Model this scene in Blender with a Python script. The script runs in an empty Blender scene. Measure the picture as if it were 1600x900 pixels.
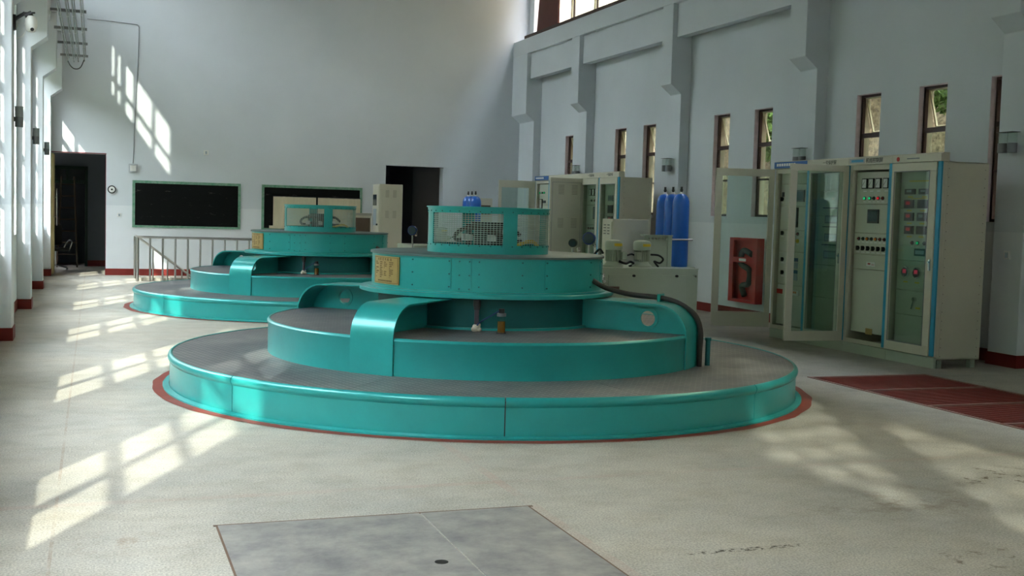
import bpy, math, random
from mathutils import Matrix, Vector
random.seed(7)
R = math.radians
pi = math.pi
sc = bpy.context.scene
COL = sc.collection

# ------------------------------------------------------------------ camera
F_PX, PITCH, ROLL, YAW, CAM_H = 1819.36, .0633, .0279, .3457, 1.5165
fw = Vector((math.sin(YAW)*math.cos(PITCH), math.cos(YAW)*math.cos(PITCH), -math.sin(PITCH)))
rt = Vector((math.cos(YAW), -math.sin(YAW), 0)); up = rt.cross(fw)
r2 = math.cos(ROLL)*rt + math.sin(ROLL)*up
u2 = -math.sin(ROLL)*rt + math.cos(ROLL)*up
cam = bpy.data.cameras.new('camera'); co = bpy.data.objects.new('camera', cam); COL.objects.link(co)
m = Matrix.Identity(4)
for i in range(3):
    m[i][0] = r2[i]; m[i][1] = u2[i]; m[i][2] = -fw[i]
m[0][3], m[1][3], m[2][3] = 0, 0, CAM_H
co.matrix_world = m
cam.sensor_width = 36; cam.lens = F_PX*36/1600; cam.clip_start = .05; cam.clip_end = 300
sc.camera = co

# ------------------------------------------------------------------ world, sun, exposure
w = bpy.data.worlds.new('world'); sc.world = w; w.use_nodes = True
nt = w.node_tree; bg = nt.nodes['Background']
bg.inputs['Color'].default_value = (.89, .91, 1.0, 1); bg.inputs['Strength'].default_value = 12.0
sun = bpy.data.lights.new('sun', 'SUN'); so = bpy.data.objects.new('sun', sun); COL.objects.link(so)
sun.energy = 4.2; sun.angle = R(.8); sun.color = (1, .94, .82)
so.rotation_euler = Vector((1, 2.13, -1.42)).to_track_quat('-Z', 'Y').to_euler()
so.location = (-20, -30, 30)
sc.view_settings.view_transform = 'Standard'; sc.view_settings.look = 'None'
sc.view_settings.exposure = 1.38; sc.view_settings.gamma = 1
def portal(name, x, y0, y1, z0, z1, sgn):
    l = bpy.data.lights.new(name, 'AREA'); o = bpy.data.objects.new(name, l); COL.objects.link(o)
    l.shape = 'RECTANGLE'; l.size = z1-z0; l.size_y = y1-y0
    o.location = (x, (y0+y1)/2, (z0+z1)/2); o.rotation_euler = (0, -sgn*pi/2, 0)
    l.cycles.is_portal = True
# (portals are placed with the windows below)

# ------------------------------------------------------------------ materials
def srgb(r, g, b):
    f = lambda c: ((c/255+.055)/1.055)**2.4 if c > 10 else c/255/12.92
    return (f(r), f(g), f(b), 1)
def mat(name, col, rough=.5, metal=0, var=0, vscale=6, bump=0, bscale=60, dark=None, coat=0, stretch=None, spec=None):
    M = bpy.data.materials.new(name); M.use_nodes = True
    n = M.node_tree.nodes; L = M.node_tree.links; b = n['Principled BSDF']
    b.inputs['Base Color'].default_value = col; b.inputs['Roughness'].default_value = rough
    b.inputs['Metallic'].default_value = metal
    if spec is not None: b.inputs['Specular IOR Level'].default_value = spec
    if coat: b.inputs['Coat Weight'].default_value = coat; b.inputs['Coat Roughness'].default_value = .15
    tc = n.new('ShaderNodeTexCoord')
    src = tc.outputs['Object']
    if stretch:
        mp = n.new('ShaderNodeMapping'); mp.inputs['Scale'].default_value = stretch
        L.new(src, mp.inputs['Vector']); src = mp.outputs['Vector']
    if var:
        t = n.new('ShaderNodeTexNoise'); t.inputs['Scale'].default_value = vscale; t.inputs['Detail'].default_value = 6
        t.inputs['Roughness'].default_value = .65
        L.new(src, t.inputs['Vector'])
        r = n.new('ShaderNodeValToRGB'); r.color_ramp.elements[0].position = .3; r.color_ramp.elements[1].position = .7
        d = dark or tuple(c*(1-var) for c in col[:3])+(1,)
        r.color_ramp.elements[0].color = d; r.color_ramp.elements[1].color = col
        L.new(t.outputs['Fac'], r.inputs['Fac']); L.new(r.outputs['Color'], b.inputs['Base Color'])
    if bump:
        t2 = n.new('ShaderNodeTexNoise'); t2.inputs['Scale'].default_value = bscale; t2.inputs['Detail'].default_value = 3
        L.new(src, t2.inputs['Vector'])
        bp = n.new('ShaderNodeBump'); bp.inputs['Strength'].default_value = bump; bp.inputs['Distance'].default_value = .01
        L.new(t2.outputs['Fac'], bp.inputs['Height']); L.new(bp.outputs['Normal'], b.inputs['Normal'])
    return M
def emis(name, col, s):
    M = mat(name, col, .3); b = M.node_tree.nodes['Principled BSDF']
    b.inputs['Emission Color'].default_value = col; b.inputs['Emission Strength'].default_value = s
    return M
def glass(name, tint, refl=1.5, cloud=0):
    M = bpy.data.materials.new(name); M.use_nodes = True
    n = M.node_tree.nodes; L = M.node_tree.links; n.clear()
    out = n.new('ShaderNodeOutputMaterial'); mx = n.new('ShaderNodeMixShader')
    tr = n.new('ShaderNodeBsdfTransparent'); tr.inputs['Color'].default_value = tint
    gl = n.new('ShaderNodeBsdfGlossy'); gl.inputs['Roughness'].default_value = .02
    fr = n.new('ShaderNodeFresnel'); fr.inputs['IOR'].default_value = refl
    ge = n.new('ShaderNodeNewGeometry'); sb_ = n.new('ShaderNodeMath'); sb_.operation = 'SUBTRACT'; sb_.inputs[0].default_value = 1
    L.new(ge.outputs['Backfacing'], sb_.inputs[1]); mu_ = n.new('ShaderNodeMath'); mu_.operation = 'MULTIPLY'
    L.new(sb_.outputs[0], mu_.inputs[0]); L.new(fr.outputs[0], mu_.inputs[1])
    L.new(mu_.outputs[0], mx.inputs[0]); L.new(tr.outputs[0], mx.inputs[1]); L.new(gl.outputs[0], mx.inputs[2])
    L.new(mx.outputs[0], out.inputs['Surface'])
    return M
def wall_mat():
    M = mat('plaster', (1, 1, 1, 1), .75, bump=.08, bscale=40)
    n = M.node_tree.nodes; L = M.node_tree.links; b = n['Principled BSDF']
    b.inputs['Specular IOR Level'].default_value = .25
    g = n.new('ShaderNodeNewGeometry'); s = n.new('ShaderNodeSeparateXYZ'); L.new(g.outputs['Position'], s.inputs[0])
    lt = n.new('ShaderNodeMath'); lt.operation = 'LESS_THAN'; L.new(s.outputs['Z'], lt.inputs[0]); lt.inputs[1].default_value = 1.47
    mx = n.new('ShaderNodeMix'); mx.data_type = 'RGBA'
    mx.inputs[6].default_value = (.66, .70, .74, 1); mx.inputs[7].default_value = (.76, .79, .82, 1)
    L.new(lt.outputs[0], mx.inputs[0])
    t = n.new('ShaderNodeTexNoise'); t.inputs['Scale'].default_value = .8; t.inputs['Detail'].default_value = 6
    L.new(g.outputs['Position'], t.inputs['Vector'])
    mr = n.new('ShaderNodeMapRange'); mr.inputs[1].default_value = .3; mr.inputs[2].default_value = .75; mr.inputs[3].default_value = .9; mr.inputs[4].default_value = 1
    L.new(t.outputs['Fac'], mr.inputs[0])
    mu = n.new('ShaderNodeMix'); mu.data_type = 'RGBA'; mu.blend_type = 'MULTIPLY'; mu.inputs[0].default_value = 1
    L.new(mx.outputs[2], mu.inputs[6]); L.new(mr.outputs[0], mu.inputs[7]); L.new(mu.outputs[2], b.inputs['Base Color'])
    return M
def floor_mat():
    M = mat('concrete_floor', (1, 1, 1, 1), .6)
    n = M.node_tree.nodes; L = M.node_tree.links; b = n['Principled BSDF']
    b.inputs['Specular IOR Level'].default_value = .35
    tc = n.new('ShaderNodeTexCoord')
    def noise(scale, det=6, sx=1):
        mp = n.new('ShaderNodeMapping'); mp.inputs['Scale'].default_value = (1, sx, 1); L.new(tc.outputs['Object'], mp.inputs[0])
        t = n.new('ShaderNodeTexNoise'); t.inputs['Scale'].default_value = scale; t.inputs['Detail'].default_value = det
        t.inputs['Roughness'].default_value = .7; L.new(mp.outputs[0], t.inputs['Vector']); return t.outputs['Fac']
    def ramp(f, p0, c0, p1, c1):
        r = n.new('ShaderNodeValToRGB'); e = r.color_ramp.elements
        e[0].position = p0; e[0].color = c0; e[1].position = p1; e[1].color = c1; L.new(f, r.inputs[0]); return r.outputs[0]
    def mixc(bt, fac, a, c):
        x = n.new('ShaderNodeMix'); x.data_type = 'RGBA'; x.blend_type = bt
        if isinstance(fac, float): x.inputs[0].default_value = fac
        else: L.new(fac, x.inputs[0])
        L.new(a, x.inputs[6])
        if isinstance(c, tuple): x.inputs[7].default_value = c
        else: L.new(c, x.inputs[7])
        return x.outputs[2]
    base = ramp(noise(.55, 8, 1.2), .3, srgb(172, 170, 164), .72, srgb(208, 200, 186))
    base = mixc('MULTIPLY', .8, base, ramp(noise(95, 3), .36, (.50, .50, .50, 1), .60, (1.12, 1.12, 1.10, 1)))
    base = mixc('MULTIPLY', .7, base, ramp(noise(3.2, 9, 1.25), .34, (.78, .75, .70, 1), .56, (1, 1, 1, 1)))
    # faint reddish rubbed marking strip and rust stains
    base = mixc('MIX', ramp(noise(1.3, 5, .7), .62, (0, 0, 0, 1), .8, (.35, .35, .35, 1)), base, srgb(165, 140, 118))
    s = n.new('ShaderNodeSeparateXYZ'); L.new(tc.outputs['Object'], s.inputs[0])
    def band(sock, c, wd):
        a = n.new('ShaderNodeMath'); a.operation = 'SUBTRACT'; L.new(sock, a.inputs[0]); a.inputs[1].default_value = c
        q = n.new('ShaderNodeMath'); q.operation = 'ABSOLUTE'; L.new(a.outputs[0], q.inputs[0])
        z = n.new('ShaderNodeMath'); z.operation = 'LESS_THAN'; L.new(q.outputs[0], z.inputs[0]); z.inputs[1].default_value = wd
        return z.outputs[0]
    def faded(f, amt, sc_=3):
        k = n.new('ShaderNodeMath'); k.operation = 'MULTIPLY'; L.new(f, k.inputs[0])
        L.new(ramp(noise(sc_, 5), .35, (0, 0, 0, 1), .65, (amt, amt, amt, 1)), k.inputs[1]); return k.outputs[0]
    base = mixc('MIX', faded(band(s.outputs['X'], -.17, .008), .5), base, srgb(150, 120, 95))
    base = mixc('MIX', faded(band(s.outputs['X'], 2.17, .03), .45), base, srgb(185, 150, 138))
    base = mixc('MIX', faded(band(s.outputs['Y'], 6.15, .035), .30), base, srgb(185, 150, 138))
    def spot(cx, cy, rx, ry):
        mp = n.new('ShaderNodeMapping'); mp.inputs['Location'].default_value = (-cx/rx, -cy/ry, 0); mp.inputs['Scale'].default_value = (1/rx, 1/ry, 0); L.new(tc.outputs['Object'], mp.inputs[0])
        g = n.new('ShaderNodeTexGradient'); g.gradient_type = 'SPHERICAL'; L.new(mp.outputs[0], g.inputs[0]); return g.outputs['Fac']
    def mul(a_, b_):
        k = n.new('ShaderNodeMath'); k.operation = 'MULTIPLY'; k.use_clamp = True; L.new(a_, k.inputs[0]); L.new(b_, k.inputs[1]); return k.outputs[0]
    for (cx, cy, rx, ry, sc2, p0, p1, amt, cc) in ((2.85, 4.61, .42, .03, 30, .50, .56, 3, (72, 62, 50)), (.13, 5.40, .35, .25, 6, .5, .75, 1.0, (140, 108, 78)), (4.2, 5.2, .9, .45, 5, .48, .68, 1.2, (120, 108, 90)), (5.2, 5.6, .5, .35, 9, .55, .62, 1.6, (92, 78, 62)), (3.9, 4.2, .5, .25, 9, .56, .64, 1.4, (110, 96, 78))):
        base = mixc('MIX', mul(spot(cx, cy, rx, ry), ramp(noise(sc2, 6), p0, (0, 0, 0, 1), p1, (amt, amt, amt, 1))), base, srgb(*cc))
    L.new(base, b.inputs['Base Color'])
    bp = n.new('ShaderNodeBump'); bp.inputs['Strength'].default_value = .25; bp.inputs['Distance'].default_value = .004
    L.new(noise(110, 4), bp.inputs['Height']); L.new(bp.outputs['Normal'], b.inputs['Normal'])
    return M
def checker_mat():
    M = mat('checker_plate', (1, 1, 1, 1), .5, metal=.25)
    n = M.node_tree.nodes; L = M.node_tree.links; b = n['Principled BSDF']
    tc = n.new('ShaderNodeTexCoord'); mp = n.new('ShaderNodeMapping')
    mp.inputs['Rotation'].default_value = (0, 0, R(30)); L.new(tc.outputs['Object'], mp.inputs[0])
    s = n.new('ShaderNodeSeparateXYZ'); L.new(mp.outputs[0], s.inputs[0])
    def sn(sock, k):
        a = n.new('ShaderNodeMath'); a.operation = 'MULTIPLY'; L.new(sock, a.inputs[0]); a.inputs[1].default_value = k
        q = n.new('ShaderNodeMath'); q.operation = 'SINE'; L.new(a.outputs[0], q.inputs[0]); return q.outputs[0]
    p = n.new('ShaderNodeMath'); p.operation = 'MULTIPLY'; L.new(sn(s.outputs['X'], 80), p.inputs[0]); L.new(sn(s.outputs['Y'], 80), p.inputs[1])
    g = n.new('ShaderNodeMath'); g.operation = 'GREATER_THAN'; L.new(p.outputs[0], g.inputs[0]); g.inputs[1].default_value = .15
    t = n.new('ShaderNodeTexNoise'); t.inputs['Scale'].default_value = 1.4; t.inputs['Detail'].default_value = 8; t.inputs['Roughness'].default_value = .7
    L.new(tc.outputs['Object'], t.inputs['Vector'])
    r = n.new('ShaderNodeValToRGB'); e = r.color_ramp.elements; e[0].position = .32; e[0].color = srgb(94, 97, 103); e[1].position = .7; e[1].color = srgb(146, 142, 138)
    L.new(t.outputs['Fac'], r.inputs[0])
    mx = n.new('ShaderNodeMix'); mx.data_type = 'RGBA'; mx.blend_type = 'MULTIPLY'; L.new(g.outputs[0], mx.inputs[0]); L.new(r.outputs[0], mx.inputs[6]); mx.inputs[7].default_value = (.58, .62, .68, 1)
    L.new(mx.outputs[2], b.inputs['Base Color'])
    bp = n.new('ShaderNodeBump'); bp.inputs['Strength'].default_value = .5; bp.inputs['Distance'].default_value = .004
    L.new(g.outputs[0], bp.inputs['Height']); L.new(bp.outputs['Normal'], b.inputs['Normal'])
    return M
def rock_mat():
    M = mat('rock_face', srgb(178, 162, 128),   .9, var=.6, vscale=15, bump=1.0, bscale=14, dark=srgb(78, 70, 52))
    return M
PL = wall_mat(); FL = floor_mat(); CH = checker_mat(); RK = rock_mat()
TEAL = mat('teal_paint', srgb(44, 170, 168), .30, metal=.2, var=.16, vscale=3, bump=.05, bscale=25, coat=.25)
TEALD = mat('dark_teal_paint', srgb(30, 108, 108), .42, metal=.3, var=.15, vscale=5)
RED = mat('red_floor_paint', srgb(142, 56, 42), .55, var=.25, vscale=9, bump=.2, bscale=50)
REDG = mat('red_steel', srgb(140, 52, 40), .5, var=.35, vscale=8, bump=.2, bscale=60)
REDE = mat('worn_red_edge', srgb(165, 125, 115), .6, var=.3, vscale=10)
BASE = mat('red_skirting', srgb(132, 36, 28), .5, var=.15, vscale=8)
SLAB = mat('cover_steel', srgb(172, 168, 160), .5, metal=.1, var=.35, vscale=4, bump=.3, bscale=30, dark=srgb(118, 116, 118))
BEIGE = mat('beige_powder_coat', srgb(206, 202, 184), .45, var=.05, vscale=3, bump=.04, bscale=160)
GREYG = mat('grey_green_enamel', srgb(176, 186, 168), .42, var=.06, vscale=4)
PANEL = mat('instrument_panel_enamel', srgb(196, 198, 182), .5, var=.05, vscale=4)
BLUES = mat('blue_strip', srgb(40, 150, 190), .4)
BLUEB = mat('bottle_blue', srgb(34, 108, 212), .3, var=.12, vscale=8, coat=.3)
CHROME = mat('chrome', (.75, .75, .76, 1), .18, metal=1)
STEEL = mat('stainless', (.55, .54, .53, 1), .3, metal=1, var=.1, vscale=20)
DARKM = mat('dark_metal', srgb(60, 60, 62), .45, metal=.4)
BLACK = mat('black_rubber', srgb(24, 24, 26), .55)
WHITE = mat('white_plastic', srgb(225, 225, 222), .5)
GREYP = mat('grey_plastic', srgb(120, 124, 128), .45)
LCD = mat('lcd_grey', srgb(110, 125, 135), .2)
LCDD = mat('lcd_dark', srgb(48, 62, 74), .15)
YEL = mat('yellow_label', srgb(220, 190, 50), .5)
BRASS = mat('brass_plate', srgb(184, 156, 98), .4, metal=.35, var=.15, vscale=10)
BROWN = mat('dark_brown_frame', srgb(58, 34, 30), .55, var=.3, vscale=10)
REDB = mat('red_brown_sheet', srgb(92, 30, 24), .6, var=.2, vscale=6)
CREAM = mat('cream_sheet', srgb(214, 204, 176), .7, var=.12, vscale=5, stretch=(6, 1, .6))
BOARD = mat('chalkboard_black', srgb(14, 16, 16), .8, var=.0, spec=.15)
GREENF = mat('green_paint', srgb(72, 140, 108), .6, var=.3, vscale=18, dark=srgb(140, 165, 150))
DGREEN = mat('dark_green_frame', srgb(28, 58, 50), .5)
RLAMP = emis('red_lamp', srgb(220, 40, 50), .3); GLAMP = emis('green_lamp', srgb(30, 190, 120), .3)
DRED = mat('unlit_red_lamp', srgb(120, 40, 38), .3); DGRN = mat('unlit_lamp', srgb(40, 60, 48), .3)
RDIG = emis('red_digits', srgb(170, 45, 55), .12); PINKD = emis('pink_dial', srgb(200, 55, 85), .15)
ORANGE = mat('orange_button', srgb(225, 130, 40), .4); REDP = mat('red_plastic', srgb(190, 35, 30), .45)
LBLUE = mat('label_blue', srgb(40, 95, 130), .5); LGREY = mat('label_grey', srgb(160, 172, 182), .5)
BROWNB = mat('brown_board', srgb(92, 74, 58), .6, var=.2, vscale=6)
LEAF = mat('foliage', srgb(96, 125, 52), .8, var=.5, vscale=5)
OIL = mat('amber_oil', srgb(120, 82, 30), .2); CLOTH = mat('rag_cloth', srgb(205, 198, 180), .9, bump=.5, bscale=60)
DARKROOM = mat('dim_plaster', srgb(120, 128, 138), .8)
GROUND = mat('outside_ground', srgb(120, 115, 95), .9, var=.3, vscale=2)
GL_WIN = glass('window_glass', (.86, .9, .88, 1)); GL_DOOR = glass('door_glass', (.80, .88, .84, 1), 1.75)
GL_JAR = glass('jar_glass', (.85, .92, .88, 1), 1.45)
PINKISH = mat('worn_reveal', srgb(208, 192, 198), .8, var=.25, vscale=10)
# chalk-dusted board surface
def chalk():
    n = BOARD.node_tree.nodes; L = BOARD.node_tree.links; b = n['Principled BSDF']
    tc = n.new('ShaderNodeTexCoord'); mp = n.new('ShaderNodeMapping'); mp.inputs['Scale'].default_value = (2.2, 1, 7); L.new(tc.outputs['Object'], mp.inputs[0])
    t = n.new('ShaderNodeTexNoise'); t.inputs['Scale'].default_value = 1.6; t.inputs['Detail'].default_value = 9; t.inputs['Roughness'].default_value = .75
    L.new(mp.outputs[0], t.inputs['Vector']); r = n.new('ShaderNodeValToRGB'); e = r.color_ramp.elements
    e[0].position = .60; e[0].color = srgb(12, 14, 14); e[1].position = .80; e[1].color = srgb(120, 116, 112); L.new(t.outputs['Fac'], r.inputs[0]); L.new(r.outputs[0], b.inputs['Base Color'])
chalk()

# ------------------------------------------------------------------ mesh builder
class MB:
    def __init__(s): s.v = []; s.f = []; s.mi = []
    def add(s, vs, fs, m=0):
        k = len(s.v); s.v += [tuple(x) for x in vs]
        for f in fs: s.f.append(tuple(i+k for i in f)); s.mi.append(m)
        return s
    def box(s, x0, x1, y0, y1, z0, z1, m=0):
        v = [(x, y, z) for z in (z0, z1) for y in (y0, y1) for x in (x0, x1)]
        return s.add(v, [(0, 2, 3, 1), (4, 5, 7, 6), (0, 1, 5, 4), (2, 6, 7, 3), (0, 4, 6, 2), (1, 3, 7, 5)], m)
    def prism(s, poly, axis, a0, a1, m=0):
        # poly: 2D list, extruded along axis ('x': poly=(y,z); 'y': (x,z); 'z': (x,y))
        def P(p, a): return {'x': (a, p[0], p[1]), 'y': (p[0], a, p[1]), 'z': (p[0], p[1], a)}[axis]
        n = len(poly); v = [P(p, a0) for p in poly]+[P(p, a1) for p in poly]
        f = [tuple(range(n-1, -1, -1)), tuple(range(n, 2*n))]+[(i, (i+1) % n, n+(i+1) % n, n+i) for i in range(n)]
        return s.add(v, f, m)
    def cyl(s, p0, p1, r, n=16, r1=None, m=0, cap=True):
        p0 = Vector(p0); p1 = Vector(p1); d = (p1-p0).normalized()
        a = Vector((0, 0, 1)) if abs(d.z) < .9 else Vector((1, 0, 0))
        u = d.cross(a).normalized(); w_ = d.cross(u); r1 = r if r1 is None else r1
        v = [p0+r*(math.cos(2*pi*i/n)*u+math.sin(2*pi*i/n)*w_) for i in range(n)]+[p1+r1*(math.cos(2*pi*i/n)*u+math.sin(2*pi*i/n)*w_) for i in range(n)]
        f = [(i, (i+1) % n, n+(i+1) % n, n+i) for i in range(n)]
        if cap: f += [tuple(range(n-1, -1, -1)), tuple(range(n, 2*n))]
        return s.add(v, f, m)
    def tube(s, pts, r, n=8, m=0, sub=6):
        P = [Vector(p) for p in pts]
        if sub > 1 and len(P) > 2:
            Q = []
            for i in range(len(P)-1):
                a = P[max(i-1, 0)]; b = P[i]; c = P[i+1]; d = P[min(i+2, len(P)-1)]
                for k in range(sub):
                    t = k/sub
                    Q.append(.5*((2*b)+(c-a)*t+(2*a-5*b+4*c-d)*t*t+(3*b-a-3*c+d)*t**3))
            Q.append(P[-1]); P = Q
        v = []; f = []; ref = None
        for i, p in enumerate(P):
            d = (P[min(i+1, len(P)-1)]-P[max(i-1, 0)]).normalized()
            if ref is None:
                a = Vector((0, 0, 1)) if abs(d.z) < .9 else Vector((1, 0, 0)); ref = d.cross(a).normalized()
            u = (ref-d*ref.dot(d)).normalized(); ref = u; w_ = d.cross(u)
            v += [p+r*(math.cos(2*pi*j/n)*u+math.sin(2*pi*j/n)*w_) for j in range(n)]
        for i in range(len(P)-1):
            for j in range(n): f.append((i*n+j, i*n+(j+1) % n, (i+1)*n+(j+1) % n, (i+1)*n+j))
        f += [tuple(range(n-1, -1, -1)), tuple(range((len(P)-1)*n, len(P)*n))]
        return s.add(v, f, m)
    def lathe(s, prof, cx=0, cy=0, a0=0, a1=360, n=64, m=0, close=False, zc=0, ends=False):
        full = abs(a1-a0) >= 359.9; k = len(prof); v = []; f = []
        for i in range(n if full else n+1):
            a = R(a0+(a1-a0)*i/n)
            v += [(cx+r*math.cos(a), cy+r*math.sin(a), z+zc) for r, z in prof]
        for i in range(n):
            i2 = (i+1) % n if full else i+1
            for j in range(k if close else k-1):
                j2 = (j+1) % k
                f.append((i*k+j, i2*k+j, i2*k+j2, i*k+j2))
        if close and not full: f += [tuple(range(k-1, -1, -1)), tuple(range(n*k, n*k+k))]
        return s.add(v, f, m)
    def ball(s, c, r, sx=1, sy=1, sz=1, n=12, m=0):
        v = []; f = []; h = n//2+1
        for i in range(h+1):
            t = pi*i/h
            for j in range(n):
                a = 2*pi*j/n
                v.append((c[0]+r*sx*math.sin(t)*math.cos(a), c[1]+r*sy*math.sin(t)*math.sin(a), c[2]+r*sz*math.cos(t)))
        for i in range(h):
            for j in range(n): f.append((i*n+j, (i+1)*n+j, (i+1)*n+(j+1) % n, i*n+(j+1) % n))
        return s.add(v, f, m)
    def build(s, name, mats, parent=None, smooth=None, bevel=0):
        me = bpy.data.meshes.new(name); me.from_pydata(s.v, [], s.f)
        if not isinstance(mats, (list, tuple)): mats = [mats]
        for mm in mats: me.materials.append(mm)
        me.polygons.foreach_set('material_index', s.mi)
        me.update()
        o = bpy.data.objects.new(name, me); COL.objects.link(o)
        if parent: o.parent = parent
        if smooth:
            me.polygons.foreach_set('use_smooth', [True]*len(me.polygons)); me.set_sharp_from_angle(angle=R(smooth))
        if bevel:
            b = o.modifiers.new('bevel', 'BEVEL'); b.width = bevel; b.segments = 2; b.limit_method = 'ANGLE'
        return o
def tag(o, label=None, cat=None, group=None, kind=None):
    if label: o['label'] = label
    if cat: o['category'] = cat
    if group: o['group'] = group
    if kind: o['kind'] = kind
    return o
def thing(name, label, cat, loc=(0, 0, 0), rz=0, group=None):
    o = bpy.data.objects.new(name, None); COL.objects.link(o); o.empty_display_size = .1
    o.location = loc; o.rotation_euler = (0, 0, rz); return tag(o, label, cat, group)
def struct(name, mb, mt, parent=None, **k):
    o = mb.build(name, mt, parent, **k)
    if not parent: o['kind'] = 'structure'
    return o
def copy_tree(o, parent=None):
    c = o.copy(); COL.objects.link(c)
    if parent: c.parent = parent
    for ch in list(o.children): copy_tree(ch, c)
    return c
def text(name, body, size, mt, parent, loc, rot, ext=.0008):
    cu = bpy.data.curves.new(name, 'FONT'); cu.body = body; cu.size = size; cu.align_x = 'CENTER'; cu.align_y = 'CENTER'; cu.extrude = ext
    cu.materials.append(mt)
    o_ = bpy.data.objects.new(name, cu); me = bpy.data.meshes.new_from_object(o_); bpy.data.objects.remove(o_)
    o = bpy.data.objects.new(name, me); COL.objects.link(o); o.parent = parent; o.location = loc; o.rotation_euler = rot
    return o

# ------------------------------------------------------------------ setting
XL, XR, YE, YB, ZC = -1.01, 9.58, 25.9, -12.0, 11.0     # wall faces, end wall, back wall, ceiling
PX_L, PX_R = -.83, 9.4                                    # pilaster faces (lower)
PU_L, PU_R = -.62, 9.2                                    # pilaster faces (upper, corbelled)
# floor with the stair pit and the grate pit cut out
fl = MB()
PIT = (.82, 3.6, 24.0, 25.1); GP = (6.6, 8.0, 3.55, 9.7)
xs = sorted({-4, XL, PIT[0], PIT[1], GP[0], GP[1], 12}); ys = sorted({-12.3, GP[2], GP[3], PIT[2], PIT[3], 31})
for i in range(len(xs)-1):
    for j in range(len(ys)-1):
        a, b, c, d = xs[i], xs[i+1], ys[j], ys[j+1]
        if a >= PIT[0] and b <= PIT[1] and c >= PIT[2] and d <= PIT[3]: continue
        if a >= GP[0] and b <= GP[1] and c >= GP[2] and d <= GP[3]: continue
        if b <= XL and d <= PIT[2]: continue
        if a >= 9.95-1.95 and False: continue
        fl.box(a, b, c, d, -.25, 0)
struct('floor', fl, FL)
pit = MB()
pit.box(PIT[0]-.1, PIT[0], PIT[2], PIT[3], -1.8, -.25).box(PIT[1], PIT[1]+.1, PIT[2], PIT[3], -1.8, -.25)
pit.box(PIT[0], PIT[1], PIT[2]-.1, PIT[2], -1.8, -.25).box(PIT[0], PIT[1], PIT[3], PIT[3]+.1, -1.8, -.25).box(PIT[0], PIT[1], PIT[2], PIT[3], -1.9, -1.8)
for k in range(8): pit.box(PIT[0]+.28*k, PIT[0]+.28*(k+1), PIT[2], PIT[3], -1.8, -.18*(k+1))
struct('trim_3', pit, mat('pit_concrete', srgb(170, 155, 130), .8, var=.2))['label'] = 'concrete stairwell going down behind the tube railing'

def wall_x(name, x0, x1, openings, ymin, ymax, z0, z1, parent=None):
    """wall slab between x0..x1 with rectangular openings (y0,y1,za,zb)"""
    mb = MB()
    ycuts = sorted({ymin, ymax}|{v for o in openings for v in o[:2]})
    for i in range(len(ycuts)-1):
        a, b = ycuts[i], ycuts[i+1]; mid = (a+b)/2
        hs = sorted([(o[2], o[3]) for o in openings if o[0] < mid < o[1]])
        z = z0
        for h in hs:
            if h[0] > z: mb.box(x0, x1, a, b, z, h[0])
            z = max(z, h[1])
        if z < z1: mb.box(x0, x1, a, b, z, z1)
    return struct(name, mb, PL)
bays = [(-10.0+4*k) for k in range(9)]      # bay start: pilaster at [b-.4-?]
pil_Y = [(y-.4, y) for y in (-10, -6, -2, 2, 6, 10, 14, 18, 22)]
# left openings: big lower windows, a run of high ones that let the sun reach the far wall and the floor at right
opL = []
for k in range(-3, 6):
    y = 2+4*k
    opL.append((y+1.05, (y+3.45) if k != -1 else y+1.5, 1.05, 4.25))
opLhi = [(24.3, 25.6, 6.2, 9.5), (19.8, 23.02, 5.72, 7.22), (-11.5, -9.4, 7.3, 10.0), (-9.1, -7.0, 7.3, 10.0), (-6.7, -4.6, 7.3, 10.0)]  # first opening is added, unseen, to brighten the left of the end wall
wall_x('wall_left', -1.35, XL, opL+opLhi, YB, YE+.3, 0, ZC)
opR = []; winR = []
for k in range(-3, 6):
    c = 12.34+4*(k-2.5)-2+.0
for base in (-11.66, -7.66, -3.66, .34, 4.34, 8.34, 12.34, 16.15, 20.02):
    for dlt in (-.625, .625): winR.append((base+dlt-.255, base+dlt+.255, 1.58, 3.23))
winR.append((23.02, 23.45, 1.58, 3.23)); winR.append((10.39, 10.74, 1.58, 3.23))
winR = [o for o in winR if o[0] > YB+.2]
opRhi = [(-11.5, 25.6, 5.56, 8.2)]
wall_x('wall_right', XR, 9.80, winR+opRhi, YB, YE+.3, 0, ZC)
# pilasters with the corbel that carries the crane beam
wl = bpy.data.objects['wall_left']; wr = bpy.data.objects['wall_right']
def pilaster(side, y0, y1, zl=0.0):
    if side < 0: lo, hi, wx = PX_L, PU_L, XL-.0
    else: lo, hi, wx = PX_R, PU_R, XR
    tp = 5.15 if side > 0 else 4.95
    poly = [(wx, 0), (lo, 0), (lo, 3.64), (hi, 3.80), (hi, tp), (wx, tp)]
    m_ = MB().prism(poly, 'y', y0, y1)
    m_.build('pilaster', PL, wl if side < 0 else wr, bevel=.008)
for (a, b) in pil_Y: pilaster(-1, a, b)
pilaster(-1, 25.45, YE)
RP = [(-10.1, -9.7), (-6.1, -5.7), (-2.1, -1.7), (1.9, 2.3), (5.94, 6.36), (9.94, 10.38), (13.9, 14.31), (17.88, 18.27), (21.93, 22.34)]
for (a, b) in RP: pilaster(1, a, b)
pilaster(1, 24.95, YE)
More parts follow.
